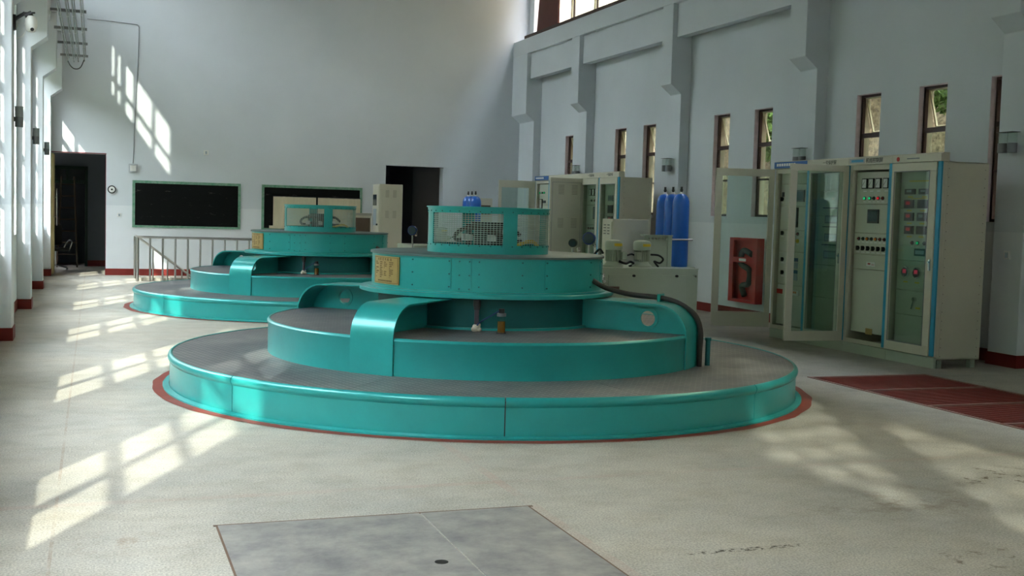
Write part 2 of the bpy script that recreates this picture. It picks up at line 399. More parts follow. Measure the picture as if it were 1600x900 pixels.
# crane beams: top band, recessed face panels, underside
for side, nm in ((1, 'right'), (-1, 'left')):
    par = wr if side > 0 else wl
    up_, fc, bk = (PU_R, PU_R+.09, XR) if side > 0 else (PU_L, PU_L-.09, XL)
    pr = RP if side > 0 else pil_Y
    ed = [YB]+[v for p_ in pr for v in p_]+([24.95] if side > 0 else [25.45])
    MB().box(min(up_, bk)+(.0 if side > 0 else 0), max(up_, bk), YB, YE, 5.15 if side > 0 else 4.95, 5.5 if side > 0 else 5.12).build('beam_band', PL, par, bevel=.006)
    for i in range(0, len(ed), 2):
        if ed[i+1]-ed[i] > .1: MB().box(min(fc, fc+side*.17), max(fc, fc+side*.17), ed[i], ed[i+1], 4.59, 5.15 if side > 0 else 4.95).build('beam_panel', PL, par)
    # dark red skirting on the wall and round each pilaster
    sk = MB(); t = .012; lo = PX_R if side > 0 else PX_L; wx = XR if side > 0 else XL
    pr2 = pr+([(24.95, YE)] if side > 0 else [(25.45, YE)])
    sk.box(min(wx, wx-side*t), max(wx, wx-side*t), YB, YE, 0, .14)
    for a, b in pr2:
        sk.box(min(lo-side*t, wx), max(lo-side*t, wx), a-t, b+t if b < YE-.1 else b, 0, .14)
    struct('baseboard_'+nm, sk, BASE)
# end wall with two doorways
def wall_y(name, y0, y1, ops, xmin, xmax, z0, z1, mt=PL):
    mb = MB(); c = sorted({xmin, xmax}|{v for o in ops for v in o[:2]})
    for i in range(len(c)-1):
        a, b = c[i], c[i+1]; mid = (a+b)/2; z = z0
        for o in sorted(ops, key=lambda o: o[2]):
            if o[0] < mid < o[1]:
                if o[2] > z: mb.box(a, b, y0, y1, z, o[2])
                z = o[3]
        if z < z1: mb.box(a, b, y0, y1, z, z1)
    return struct(name, mb, mt)
wall_y('wall_end', YE, YE+.3, [(-.86, .23, 0, 2.53), (6.21, 7.57, 0, 2.55)], -1.35, 9.9, 0, ZC)
wall_y('wall_back', YB-.3, YB, [], -1.35, 9.9, 0, ZC)
struct('ceiling', MB().box(-1.35, 9.9, YB-.3, YE+.3, ZC, ZC+.25), mat('dark_roof_deck', srgb(110, 105, 98), .8))
sk = MB(); sk.box(.23, .82, YE-.012, YE, 0, .14).box(.82, 6.21, YE-.012, YE, 0, .14).box(7.57, 9.2, YE-.012, YE, 0, .14)
struct('baseboard_end', sk, BASE)
# rooms seen through the two doorways; unseen side openings added to let daylight in
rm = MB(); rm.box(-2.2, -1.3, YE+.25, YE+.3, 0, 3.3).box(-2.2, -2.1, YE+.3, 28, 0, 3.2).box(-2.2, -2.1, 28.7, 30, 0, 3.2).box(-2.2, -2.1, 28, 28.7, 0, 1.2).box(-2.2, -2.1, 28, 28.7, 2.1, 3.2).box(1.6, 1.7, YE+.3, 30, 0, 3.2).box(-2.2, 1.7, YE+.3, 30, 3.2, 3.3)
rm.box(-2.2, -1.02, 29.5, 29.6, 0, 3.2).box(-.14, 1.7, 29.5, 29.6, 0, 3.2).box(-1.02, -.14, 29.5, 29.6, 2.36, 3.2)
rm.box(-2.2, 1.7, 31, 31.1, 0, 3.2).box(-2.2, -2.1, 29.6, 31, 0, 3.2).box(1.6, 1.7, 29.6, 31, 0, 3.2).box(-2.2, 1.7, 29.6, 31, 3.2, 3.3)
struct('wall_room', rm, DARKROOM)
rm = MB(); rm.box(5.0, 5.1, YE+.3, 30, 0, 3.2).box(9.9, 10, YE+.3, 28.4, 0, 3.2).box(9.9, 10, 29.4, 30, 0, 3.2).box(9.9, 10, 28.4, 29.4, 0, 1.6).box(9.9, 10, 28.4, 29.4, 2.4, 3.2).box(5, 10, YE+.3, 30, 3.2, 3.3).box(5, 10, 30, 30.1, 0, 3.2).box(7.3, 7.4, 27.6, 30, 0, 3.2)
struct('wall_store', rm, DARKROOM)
struct('baseboard_room', MB().box(-.14, 1.6, 29.48, 29.5, 0, .14), BASE)
d3 = MB()
for x in (-1.02, -.2): d3.box(x, x+.06, 29.44, 29.56, 0, 2.36)
for z in (2.28, 1.95): d3.box(-1.02, -.14, 29.44, 29.56, z, z+.08)
d3.box(-.62, -.58, 29.46, 29.54, 2.03, 2.28)
o = struct('door_3', d3, DGREEN); MB().box(-.96, -.2, 29.49, 29.5, 2.03, 2.28).build('transom_pane', GL_WIN, o)
# door leaf seen edge-on, with long pull bars
dl = struct('door_1', MB().box(-.83, -.785, 25.75, 26.62, .02, 2.5), mat('door_edge', srgb(205, 190, 140), .5), bevel=.004)
dl['label'] = 'pale door leaf standing open edge-on in left doorway'
for s_ in (-1, 1):
    x = -.807+s_*.085
    h = MB().cyl((x, 25.83, 1.02), (x, 25.83, 1.78), .014, 12)
    for z in (1.2, 1.6): h.cyl((-.807, 25.83, z), (x, 25.83, z), .008, 8)
    h.build('pull_handle', CHROME, dl, smooth=40)
df = MB().box(-.87, .24, YE-.004, YE+.02, 2.53, 2.55).box(.225, .235, YE-.003, YE+.3, 0, 2.54).box(-.875, -.855, YE-.005, YE+.3, 0, 2.54)
struct('trim_1', df, mat('purple_edge_fringe', srgb(120, 60, 70), .6))  # purple edge fringe of the opening put into the colour of thin strips
struct('door_2', MB().box(6.19, 6.215, YE-.01, YE+.3, 0, 2.56).box(7.565, 7.59, YE-.01, YE+.3, 0, 2.56).box(6.19, 7.59, YE-.01, YE+.3, 2.545, 2.57), PL)
# outside: ground, hillside beside the right wall
struct('ground', MB().box(-60, -1.35, -60, 80, -.5, -.3).box(9.9, 60, -60, 80, -.5, -.3), GROUND)
hv = []; hf = []; ny = 230; prof = []
for i in range(40):
    t = i/39
    if t < .5: prof.append((11.6+t*.8, -.4+t*2*5.2))
    else: prof.append((12.0+(t-.5)*8, 4.8+(t-.5)*32))
from mathutils import noise as mn
for j in range(ny+1):
    y = -16+j*(76/ny); cl_ = -max(0, y-30)*.45+max(0, -y-10)*-.3
    for i, (x, z) in enumerate(prof):
        d = mn.noise(Vector((y*1.3, z*1.5, 2)))*.35+mn.noise(Vector((y*4, z*4, 7)))*.13
        hv.append((x+d+cl_, y, z+d*.3))
for j in range(ny):
    for i in range(39): hf.append((j*40+i, j*40+i+1, (j+1)*40+i+1, (j+1)*40+i))
hb = MB().add(hv, hf); hh = struct('hillside', hb, RK, smooth=50)
hv = []; hf = []  # unseen green bank added outside the left windows to block low sky light
for j in range(81):
    y = -45+j*1.5
    for i in range(24):
        t = i/23; z = -.4+t*8.4; x = -7.6-1.6*t
        d = mn.noise(Vector((y*.45, z*.5, 4)))*.9+mn.noise(Vector((y*1.6, z*1.6, 9)))*.35
        hv.append((x+d, y, z+d*.5))
for j in range(80):
    for i in range(23): hf.append((j*24+i, (j+1)*24+i, (j+1)*24+i+1, j*24+i+1))
struct('sky_block_bank', MB().add(hv, hf), mat('sky_block_green', srgb(66, 88, 48), .95, var=.6, vscale=2.5, bump=1, bscale=6), smooth=60)
# leafy scrub in front of the rock
def shrub(cx, cy, cz, r, n, label):
    mb = MB(); rr = random.Random(int(cy*10))
    for _ in range(n):
        a = rr.random()*2*pi; b = math.acos(2*rr.random()-1); q = r*rr.random()**.4
        p = Vector((cx+q*math.sin(b)*math.cos(a)*.5, cy+q*math.sin(b)*math.sin(a), cz+q*math.cos(b)))
        u = Vector((rr.uniform(-1, 1), rr.uniform(-1, 1), rr.uniform(-1, 1))).normalized()*.06; v_ = Vector((rr.uniform(-1, 1), rr.uniform(-1, 1), rr.uniform(-1, 1))).normalized()*.04
        mb.add([p-u, p-v_, p+u, p+v_], [(0, 1, 2, 3)])
    o = mb.build('shrub', LEAF); return tag(o, label, 'shrub')
shrub(11.6, 18.4, 3.1, .55, 1500, 'green leafy shrub outside the window above the open cabinet door')
shrub(11.6, 14.0, 3.55, .4, 900, 'small green shrub on the rock face outside the second window from right')

# windows -------------------------------------------------------------
wn = 0
OUTR = mat('outer_render', srgb(150, 142, 116), .85, var=.2, vscale=5)
proto_keys = {}
for (a, b, z0, z1) in winR:
    wn += 1
    fr = MB(); x0, x1 = 9.655, 9.70; t = .035
    fr.box(x0, x1, a, a+t, z0, z1).box(x0, x1, b-t, b, z0, z1).box(x0, x1, a+t, b-t, z1-t, z1).box(x0, x1, a+t, b-t, z0, z0+t)
    fr.box(x0, x1, a+t, b-t, 2.66, 2.72).box(x0, x1, a+t, b-t, 2.14, 2.17)
    # worn dark reveal lining on the far jamb and head
    o = struct('window_%d' % wn, fr, BROWN)
    MB().box(9.585, x0, b-.004, b-.001, z0, z1).box(9.585, x0, a, b, z1-.006, z1-.001).build('reveal_lining', PINKISH, o)
    MB().box(9.702, 9.80, b-.006, b-.001, z0, z1).box(9.702, 9.80, a+.001, a+.006, z0, z1).build('outer_reveal', OUTR, o)
    MB().box(9.56, 9.655, a-.02, b+.02, z0-.05, z0).build('sill', PL, o)
    MB().box(9.675, 9.68, a+t, b-t, z0+t, 2.14).box(9.675, 9.68, a+t, b-t, 2.17, 2.66).build('pane', GL_WIN, o)
    # top-hung sash pushed outwards
    s_ = MB(); an = R(16); H = z1-t-2.72
    def q(u, y, off): return (9.705+math.sin(an)*u+off*math.cos(an), y, z1-t-math.cos(an)*u+off*math.sin(an))
    def sbx(u0, u1, y0, y1, w0, w1, mb, mm=0):
        v = [q(u, y, ww) for ww in (w0, w1) for y in (y0, y1) for u in (u0, u1)]
        mb.add(v, [(0, 2, 3, 1), (4, 5, 7, 6), (0, 1, 5, 4), (2, 6, 7, 3), (0, 4, 6, 2), (1, 3, 7, 5)], mm)
    sbx(0, H, a+t, a+t+.02, -.01, .015, s_); sbx(0, H, b-t-.02, b-t, -.01, .015, s_); sbx(0, .02, a+t, b-t, -.01, .015, s_); sbx(H-.02, H, a+t, b-t, -.01, .015, s_)
    ss = s_.build('sash', mat_s := bpy.data.materials.get('sash_cream') or mat('sash_cream', srgb(190, 182, 150), .5), o)
    g_ = MB(); sbx(.02, H-.02, a+t+.02, b-t-.02, 0, .004, g_); g_.build('pane', GL_WIN, ss)
# clerestory band on the right
wn += 1
fr = MB(); fr.box(9.66, 9.78, -11.5, 25.6, 5.5, 5.62).box(9.70, 9.76, -11.5, 25.6, 8.1, 8.2).box(9.70, 9.75, -11.5, 25.6, 6.9, 6.95)
o = struct('window_%d' % wn, fr, BROWN)
MB().box(9.28, 9.34, -11.5, 25.4, 5.5, 5.60).build('bottom_rail', BROWN, o)
y = 23.6
while y > -11.4:
    MB().box(9.69, 9.77, y-.03, y+.03, 5.62, 8.1).build('mullion', BROWN, o)
    MB().box(9.66, 9.69, y-.10, y-.04, 5.62, 8.1).build('mullion_cover', CREAM, o)
    MB().box(9.725, 9.73, y-1.2, y-.03, 5.62, 8.1).build('pane', GL_WIN, o)
    y -= 1.24
MB().prism([(23.66, 5.56), (24.95, 5.5), (24.55, 8.0), (23.66, 8.0)], 'x', 9.40, 9.44).build('folded_sheet', REDB, o)
# left windows
for (a, b, z0, z1) in opL:
    wn += 1; fr = MB(); x0, x1 = -1.34, -1.28
    fr.box(x0, x1, a, a+.05, z0, z1).box(x0, x1, b-.05, b, z0, z1).box(x0, x1, a, b, z1-.05, z1).box(x0, x1, a, b, z0, z0+.05)
    for q_ in (1/3, 2/3): y = a+(b-a)*q_; fr.box(x0, x1, y-.03, y+.03, z0, z1)
    for z in (2.03, 2.62, 3.25, 3.75): fr.box(x0, x1, a, b, z-.03, z+.03)
    o = struct('window_%d' % wn, fr, BROWN); MB().box(-1.315, -1.31, a+.05, b-.05, z0+.05, z1-.05).build('pane', GL_WIN, o)
    portal('daylight_portal', -1.36, a, b, z0, z1, -1)
for (a, b, z0, z1) in opLhi:
    wn += 1; fr = MB(); x0, x1 = -1.34, -1.28
    fr.box(x0, x1, a, a+.05, z0, z1).box(x0, x1, b-.05, b, z0, z1).box(x0, x1, a, b, z1-.05, z1).box(x0, x1, a, b, z0, z0+.05)
    nz = 2 if z1-z0 < 1.6 else 7; bw = .03 if a > 0 else .065
    if a == 19.8: fr.box(-1.06, -1.01, 22.42, 22.58, z0, z1)
    for k in range(1, nz): fr.box(x0, x1, a, b, z0+(z1-z0)*k/nz-bw, z0+(z1-z0)*k/nz+bw)
    for q_ in (1/4, 2/4, 3/4): y = a+(b-a)*q_; fr.box(x0, x1, y-bw, y+bw, z0, z1)
    o = struct('window_%d' % wn, fr, BROWN); MB().box(-1.315, -1.31, a+.05, b-.05, z0+.05, z1-.05).build('pane', GL_WIN, o)
    portal('daylight_portal', -1.36, a, b, z0, z1, -1)
portal('daylight_portal', 9.82, -11.5, 25.6, 5.6, 8.2, 1)

# painted rings, floor covers ------------------------------------------
G1 = (3.344, 9.96); G2 = (3.30, 18.0)
for i, (cx, cy) in enumerate((G1, G2)):
    rg = MB(); pts = []
    n = 160; v = []
    for k in range(n):
        a = 2*pi*k/n; ro = 2.885+.02*mn.noise(Vector((math.cos(a)*9, math.sin(a)*9, i)))
        v += [(cx+2.6*math.cos(a), cy+2.6*math.sin(a), .003), (cx+ro*math.cos(a), cy+ro*math.sin(a), .003)]
    f = [(2*k, 2*k+1, (2*k+3) % (2*n), (2*k+2) % (2*n)) for k in range(n)]
    struct('trim_%d' % (i+4), rg.add(v, f), RED)
# steel cover plates set in the floor in front
cv = thing('floor_cover', 'dark worn steel pit cover set flush in the floor in the foreground', 'floor cover', (.56, 3.0, 0))
MB().box(0, .985, 0, 2.58, -.02, .004).build('cover_plate', SLAB, cv)
MB().box(.995, 1.57, 0, 2.58, -.02, .004).build('cover_plate', SLAB, cv)
MB().box(-.01, 0, -.02, 2.6, -.02, .002).box(1.57, 1.582, -.02, 2.6, -.02, .002).box(-.02, 1.6, 2.58, 2.6, -.02, .002).build('angle_frame', mat('rusty_edge', srgb(120, 95, 78), .7, var=.3, vscale=15), cv)
MB().cyl((.865, 1.76, .004), (.865, 1.76, .0055), .03, 20).build('lifting_hole', BLACK, cv)
# red pit covers at right made of ribbed steel
gc = thing('pit_cover', 'dark red ribbed steel pit covers flush with the floor at right', 'floor cover', (6.6, 0, 0))
MB().box(0, .03, 3.55, 9.7, -.1, .006).box(1.37, 1.4, 3.55, 9.7, -.1, .006).box(.03, 1.37, 3.55, 3.58, -.1, .006).box(.03, 1.37, 9.66, 9.7, -.1, .006).box(.03, 1.37, 3.58, 9.66, -.1, -.03).build('edge_frame', REDE, gc)
yy = 9.66
for k in range(7):
    y1 = yy-.86*k; y0 = y1-.83
    p_ = MB().box(.03, 1.37, y0, y1, -.03, -.004).build('cover_panel', REDG, gc)
    r_ = MB()
    for q_ in range(20): r_.box(.05, 1.35, y0+.02+q_*.04, y0+.034+q_*.04, -.004, .003)
    r_.build('tread_ribs', REDG, p_)['kind'] = 'stuff'
    MB().box(.03, 1.37, y0-.03, y0, -.03, .008).build('cross_bar', REDE, gc)

# ------------------------------------------------------------------ generators
def side_plate(mb, prof, hc, hr, t0, t1, uvec, tvec, n=48):
    """planar plate with round hole; prof in (r,z); thickness between tangential offsets t0,t1"""
    def inter(ang):
        dx, dz = math.cos(ang), math.sin(ang); best = None
        for i in range(len(prof)):
            x1, z1 = prof[i]; x2, z2 = prof[(i+1) % len(prof)]
            ex, ez = x2-x1, z2-z1; den = dx*ez-dz*ex
            if abs(den) < 1e-9: continue
            t = ((x1-hc[0])*ez-(z1-hc[1])*ex)/den; u = ((x1-hc[0])*dz-(z1-hc[1])*dx)/den
            if t > 0 and -1e-6 <= u <= 1+1e-6 and (best is None or t < best): best = t
        return (hc[0]+dx*best, hc[1]+dz*best)
    v = []; angs = sorted([2*pi*k/n for k in range(n)]+[math.atan2(z-hc[1], x-hc[0]) % (2*pi) for x, z in prof])
    for a in angs:
        o_ = inter(a); i_ = (hc[0]+hr*math.cos(a), hc[1]+hr*math.sin(a))
        for t in (t0, t1):
            for (r, z) in (i_, o_): v.append(tuple(uvec*r+tvec*t+Vector((0, 0, z))))
    f = []; N = len(angs)
    for k in range(N):
        a = 4*k; b = 4*((k+1) % N)
        f += [(a, a+1, b+1, b), (a+2, b+2, b+3, a+3), (a, b, b+2, a+2), (a+1, a+3, b+3, b+1)]
    mb.add(v, f)
def make_generator():
    g = thing('generator', 'nearer teal round stepped generator with mesh cage on top and brass nameplate', 'generator', (G1[0], G1[1], 0), 0, 'stepped hydro generators')
    dz, dR = .277, 2.7228
    MB().lathe([(2.70, 0), (2.80, 0), (2.80, .014), (2.75, .022)], n=128).build('foot_flange', TEAL, g, smooth=40)
    rim = [(2.735, .012), (2.745, .012), (2.745, .215), (2.754, .226), (2.760, .238), (2.762, .252), (2.757, .268), (2.747, .279), (2.735, .284), (2.7228, .281), (2.7228, .26), (2.735, .24)]
    for k in range(8):
        a0 = 209.5+45*k
        MB().lathe(rim, a0=a0+.09, a1=a0+44.91, n=24, close=True).build('rim_panel', TEAL, g, smooth=35)
        MB().lathe([(1.88, .262), (1.88, dz), (2.7225, dz), (2.7225, .262)], a0=a0+21.3+.04, a1=a0+66.3-.04, n=24, close=True).build('deck_plate', CH, g)
    MB().lathe([(2.74, .01), (2.74, .255), (1.2, .255)], n=96).build('deck_core', DARKM, g)
    sp = [(1.918, .277), (1.93, .277), (1.93, .522), (1.937, .532), (1.939, .545), (1.932, .557), (1.92, .563), (1.9113, .561), (1.9113, .54), (1.918, .53)]
    hw = .19
    for k in range(4):
        am = 45+90*k; d_ = math.degrees(math.asin(hw/1.93))
        MB().lathe(sp, a0=am+d_+.06, a1=am+90-d_-.06, n=40, close=True).build('step_panel', TEAL, g, smooth=35)
        MB().lathe([(.95, .54), (.95, .557), (1.9110, .557), (1.9110, .54)], a0=am+.05, a1=am+89.95, n=40, close=True).build('step_plate', CH, g)
        # arm cover
        u = Vector((math.cos(R(am)), math.sin(R(am)), 0)); t = Vector((-u.y, u.x, 0))
        prof = [(1.935, .277), (1.935, .545)]
        for q_ in range(1, 11):
            th = pi/2*q_/10; prof.append((1.935-.27*(1-math.cos(th)), .545+.262*math.sin(th)))
        prof += [(1.02, .815)]
        inner = [(r-(.012 if z < .8 else 0), z-(.0 if r > 1.93 else .012)) for r, z in prof]
        mb = MB(); N = len(prof); v = []
        for s_ in (-hw, hw):
            for (r, z) in prof+inner[::-1]: v.append(tuple(u*r+t*s_+Vector((0, 0, z))))
        M_ = 2*N; f = [tuple(range(M_)), tuple(range(2*M_-1, M_-1, -1))]+[(i, (i+1) % M_, M_+(i+1) % M_, M_+i) for i in range(M_)]
        # caps as quads to stay planar-safe
        f = [(i, i+1, M_-2-i, M_-1-i) for i in range(N-1)]+[(M_+i, M_+M_-1-i, M_+M_-2-i, M_+i+1) for i in range(N-1)]+[(i, M_+i, M_+(i+1) % M_, (i+1) % M_) for i in range(M_)]
        cv_ = mb.add(v, f).build('arm_cover', TEAL, g, smooth=35)
        outl = [(.93, .557), (1.921, .557)]+[(r-.013, z-.012) for r, z in prof[2:-1]]+[(.93, .80)]
        for s_ in (-1,):
            m2 = MB(); tt = s_*.07; side_plate(m2, outl, (1.56, .672), .064, tt-.004, tt+.004, u, t)
            pl = m2.build('side_plate', TEAL, cv_, smooth=30)
            m3 = MB(); n3 = 32; v = []; f = []
            for i in range(n3):
                a = 2*pi*i/n3
                for (rr, off) in ((.064, -.012), (.064, .012), (.09, .012), (.09, -.012)):
                    v.append(tuple(u*(1.56+rr*math.cos(a))+t*(tt+s_*off)+Vector((0, 0, .672+rr*math.sin(a)))))
            for i in range(n3):
                for j in range(4): f.append((4*i+j, 4*i+(j+1) % 4, 4*((i+1) % n3)+(j+1) % 4, 4*((i+1) % n3)+j))
            m3.add(v, f).build('hole_ring', TEAL, cv_, smooth=30)
    MB().lathe([(.97, .557), (.97, .822), (.9, .822)], n=72).build('stator_housing', TEALD, g, smooth=40)
    MB().lathe([(1.0, .557), (1.0, .575), (.972, .578)], n=72).build('weld_flange', TEAL, g, smooth=40)
    MB().lathe([(.9, .822), (1.135, .822), (1.14, .826), (1.14, .852), (1.135, .857), (1.0, .857)], n=96).build('ring_flange', TEAL, g, smooth=40)
    MB().lathe([(1.05, .857), (1.075, .857), (1.075, .866), (1.034, .872), (1.032, 1.15), (.9, 1.15)], n=96).build('drum_shell', TEAL, g, smooth=40)
    MB().lathe([(.5, 1.168), (1.045, 1.168), (1.05, 1.165), (1.05, 1.148), (1.03, 1.148)], n=96).build('drum_lid', mat('dusty_teal', srgb(92, 118, 118), .45, metal=.2, var=.25, vscale=4) , g, smooth=40)
    for (a0, a1, zb) in ((214, 235, .895), (247, 268.5, .90), (279, 311, .895), (325, 350, .895), (8, 38, .895), (58, 90, .895), (110, 140, .895), (238, 244.4, .88)):
        p_ = MB().lathe([(1.03, zb), (1.0385, zb), (1.0385, 1.135), (1.03, 1.135)], a0=a0, a1=a1, n=16, close=True).build('access_panel', TEAL, g, smooth=40)
        bb = MB()
        for a in (a0+.9, a1-.9):
            for z in (zb+.015, (zb+1.135)/2, 1.12):
                c = Vector((math.cos(R(a)), math.sin(R(a)), 0)); bb.cyl(c*1.038+Vector((0, 0, z)), c*1.045+Vector((0, 0, z)), .007, 6)
        bb.build('bolts', TEALD, p_)['kind'] = 'stuff'
    # nameplate
    a = R(194.8); c = Vector((math.cos(a), math.sin(a), 0))
    npl = MB().lathe([(1.036, .895), (1.046, .895), (1.046, 1.13), (1.036, 1.13)], a0=182.7, a1=206.4, n=16, close=True).build('nameplate', BRASS, g); npl['label'] = 'engraved brass nameplate'
    bd = MB()
    for (z0, z1) in ((.903, .906), (1.119, 1.122)): bd.lathe([(1.0462, z0), (1.0475, z0), (1.0475, z1), (1.0462, z1)], a0=183.6, a1=205.5, n=16, close=True)
    for aa in (183.4, 205.5): bd.lathe([(1.0462, .903), (1.0475, .903), (1.0475, 1.122), (1.0462, 1.122)], a0=aa, a1=aa+.2, n=1, close=True)
    INK = bpy.data.materials.get('ink') or mat('ink', srgb(95, 70, 35), .6)
    bd.build('engraved_border', INK, npl)
    tx = MB(); rr = random.Random(3)
    for row in range(9):
        z = 1.075-row*.0158
        for (c0, c1) in ((185.2, 188.6), (190, 193), (194.2, 197), (199, 202)):
            x = c0
            while x < c1-.4 and rr.random() > .12:
                wd = rr.uniform(.25, .6); tx.lathe([(1.0462, z), (1.0472, z), (1.0472, z+.0075), (1.0462, z+.0075)], a0=x, a1=x+wd, n=1, close=True); x += wd+.22
    for k in range(10): tx.lathe([(1.0462, .915), (1.0472, .915), (1.0472, .927), (1.0462, .927)], a0=188+k*1.35, a1=188.9+k*1.35, n=1, close=True)
    tx.build('engraved_text', INK, npl)['kind'] = 'stuff'
    cs = '水轮发电机组'
    for k, ch in enumerate(cs):
        aa = R(188.5+k*2.35); cc = Vector((math.cos(aa), math.sin(aa), 0))
        text('engraved_character', ch, .026, INK, npl, (cc.x*1.0475, cc.y*1.0475, 1.102), (pi/2, 0, aa+pi/2), .0004)
    # cage
    cg = MB()
    cg.lathe([(.50, 1.168), (.545, 1.168), (.545, 1.245), (.53, 1.245)], n=72).lathe([(.53, 1.515), (.545, 1.515), (.545, 1.562), (.53, 1.562)], n=72)
    posts = [92, 182, 272, 2]
    for a in posts: cg.lathe([(.535, 1.245), (.546, 1.245), (.546, 1.515), (.535, 1.515)], a0=a-6.8, a1=a+6.8, n=8, close=True)
    cf = cg.build('cage_frame', TEAL, g, smooth=40)
    MB().lathe([(0, 1.572), (.553, 1.572), (.557, 1.568), (.557, 1.56), (0, 1.56)], n=72).build('cage_lid', TEAL, g, smooth=40)
    bb = MB()
    for k in range(36):
        a = R(10*k+4); c = Vector((math.cos(a), math.sin(a), 0))
        for z in (1.235, 1.53): bb.cyl(c*.543+Vector((0, 0, z)), c*.55+Vector((0, 0, z)), .006, 6)
    bb.build('bolts', TEALD, cf)['kind'] = 'stuff'
    for a in posts:
        mm = MB(); a0, a1 = a+6.8, a+83.2; nw = 26
        for k in range(1, nw):
            aa = R(a0+(a1-a0)*k/nw); c = Vector((math.cos(aa), math.sin(aa), 0))*.538
            mm.cyl((c.x, c.y, 1.24), (c.x, c.y, 1.52), .0021, 4, cap=False)
        for k in range(1, 15):
            z = 1.245+.27*k/15; mm.lathe([(.537, z-.002), (.541, z-.002), (.541, z+.002), (.537, z+.002)], a0=a0, a1=a1, n=14, close=True)
        mm.build('mesh_panel', bpy.data.materials.get('wire') or mat('wire', srgb(185, 205, 198), .35, metal=.3), g)
    # slip-ring gear inside the cage
    bg_ = MB(); bg_.lathe([(0, 1.17), (.13, 1.17), (.13, 1.40), (.16, 1.40), (.16, 1.44), (0, 1.44)], n=32)
    sh = bg_.build('slip_ring', DARKM, g, smooth=40)
    MB().tube([(.30*math.cos(R(a)), .30*math.sin(R(a)), 1.33+.06*math.sin(R(2*a))) for a in range(0, 331, 30)], .018, 8).build('brush_ring', BROWN, g, smooth=60)
    for a in (20, 80, 140, 200, 260, 320):
        c = Vector((math.cos(R(a)), math.sin(R(a)), 0))
        MB().cyl(c*.2+Vector((0, 0, 1.2)), c*.2+Vector((0, 0, 1.42)), .014, 8).box(c.x*.22-.03, c.x*.22+.03, c.y*.22-.03, c.y*.22+.03, 1.27, 1.33, 1).build('brush_holder', [DARKM, WHITE], g)
    MB().tube([(.42, -.22, 1.2), (.3, -.33, 1.28), (.12, -.38, 1.24), (-.02, -.36, 1.2)], .016, 8).build('yellow_cable', YEL, g, smooth=60)
    # drain pipe with rag, oil cup and its wire on the step
    def pol(a, r): return (r*math.cos(R(a)), r*math.sin(R(a)))
    px_, py_ = pol(247.5, 1.09)
    dp = MB().cyl((px_, py_, .60), (px_, py_, .80), .019, 14).build('drain_pipe', mat('dark_plastic', srgb(70, 62, 72), .4), g, smooth=40)
    MB().cyl((px_, py_, .76), (px_, py_, .815), .03, 14).cyl((px_, py_, .735), (px_, py_, .76), .025, 14).build('pipe_coupling', DARKM, dp, smooth=40)
    rg = MB(); rr = random.Random(5)
    for (dx, dy, dz_, r_) in ((0, 0, .595, .035), (-.02, -.015, .578, .03), (.012, -.01, .575, .03), (.015, .0, .61, .022)): rg.ball((px_+dx, py_+dy, dz_), r_, 1, 1, .75)
    rgo = rg.build('rag', CLOTH, g, smooth=60); rgo['label'] = 'dirty white rag wrapped round pipe foot'
    jx, jy = pol(257.5, 1.19)
    j = MB().cyl((jx, jy, .557), (jx, jy, .565), .04, 20).build('oil_cup', DARKM, g)
    MB().lathe([(.034, .565), (.034, .70)], cx=jx, cy=jy, n=24).build('cup_glass', GL_JAR, j, smooth=60)
    MB().cyl((jx, jy, .566), (jx, jy, .655), .031, 24).build('oil', OIL, j, smooth=40)
    MB().cyl((jx, jy, .695), (jx, jy, .72), .037, 20).build('cup_collar', GREYP, j, smooth=40)
    MB().cyl((jx, jy, .72), (jx, jy, .755), .024, 16).build('cup_cap', BLACK, j, smooth=40)
    MB().tube([(jx-.02, jy, .74), (jx-.07, jy+.0, .71), (px_+.03, py_-.02, .64), (px_-.005, py_-.03, .61)], .006, 6).build('cup_wire', mat('blue_wire', srgb(30, 60, 110), .4), j, smooth=60)
    # cables over the front-right arm
    am = 315; u = Vector((math.cos(R(am)), math.sin(R(am)), 0)); t = Vector((-u.y, u.x, 0))
    def pt(r, off, z): return tuple(u*r+t*off+Vector((0, 0, z)))
    c_ = MB()
    c_.tube([pt(1.03, -.02, .965), pt(1.14, .04, .90), pt(1.35, .09, .855), pt(1.6, .115, .840), pt(1.77, .12, .80), pt(1.91, .12, .71), pt(1.965, .12, .57), pt(1.965, .115, .40), pt(1.965, .115, .279)], .022, 10)
    c_.tube([pt(1.03, .0, .95), pt(1.16, .07, .885), pt(1.37, .125, .842), pt(1.6, .15, .832), pt(1.77, .155, .79), pt(1.90, .155, .70), pt(1.955, .155, .56), pt(1.955, .15, .40), pt(1.955, .15, .279)], .016, 10)
    c_.build('power_cable', mat('cable_grey', srgb(62, 58, 56), .55), g, smooth=60)
    cl = MB().box(-.012, .012, -.06, .06, .80, .872).build('cable_clamp', TEAL, g)
    cl.matrix_local = Matrix.Translation(u*1.60+t*.13)@Matrix.Rotation(R(am), 4, 'Z')
    MB().cyl(pt(2.0, .235, .277), pt(2.0, .235, .50), .022, 14).cyl(pt(2.0, .235, .49), pt(2.0, .235, .515), .028, 14).build('conduit_stub', TEALD, g, smooth=40)
    return g
gen = make_generator()
gen2 = copy_tree(gen); gen2.location = (G2[0], G2[1], 0)
gen2['label'] = 'farther teal round stepped generator near the chalkboards and the railing'

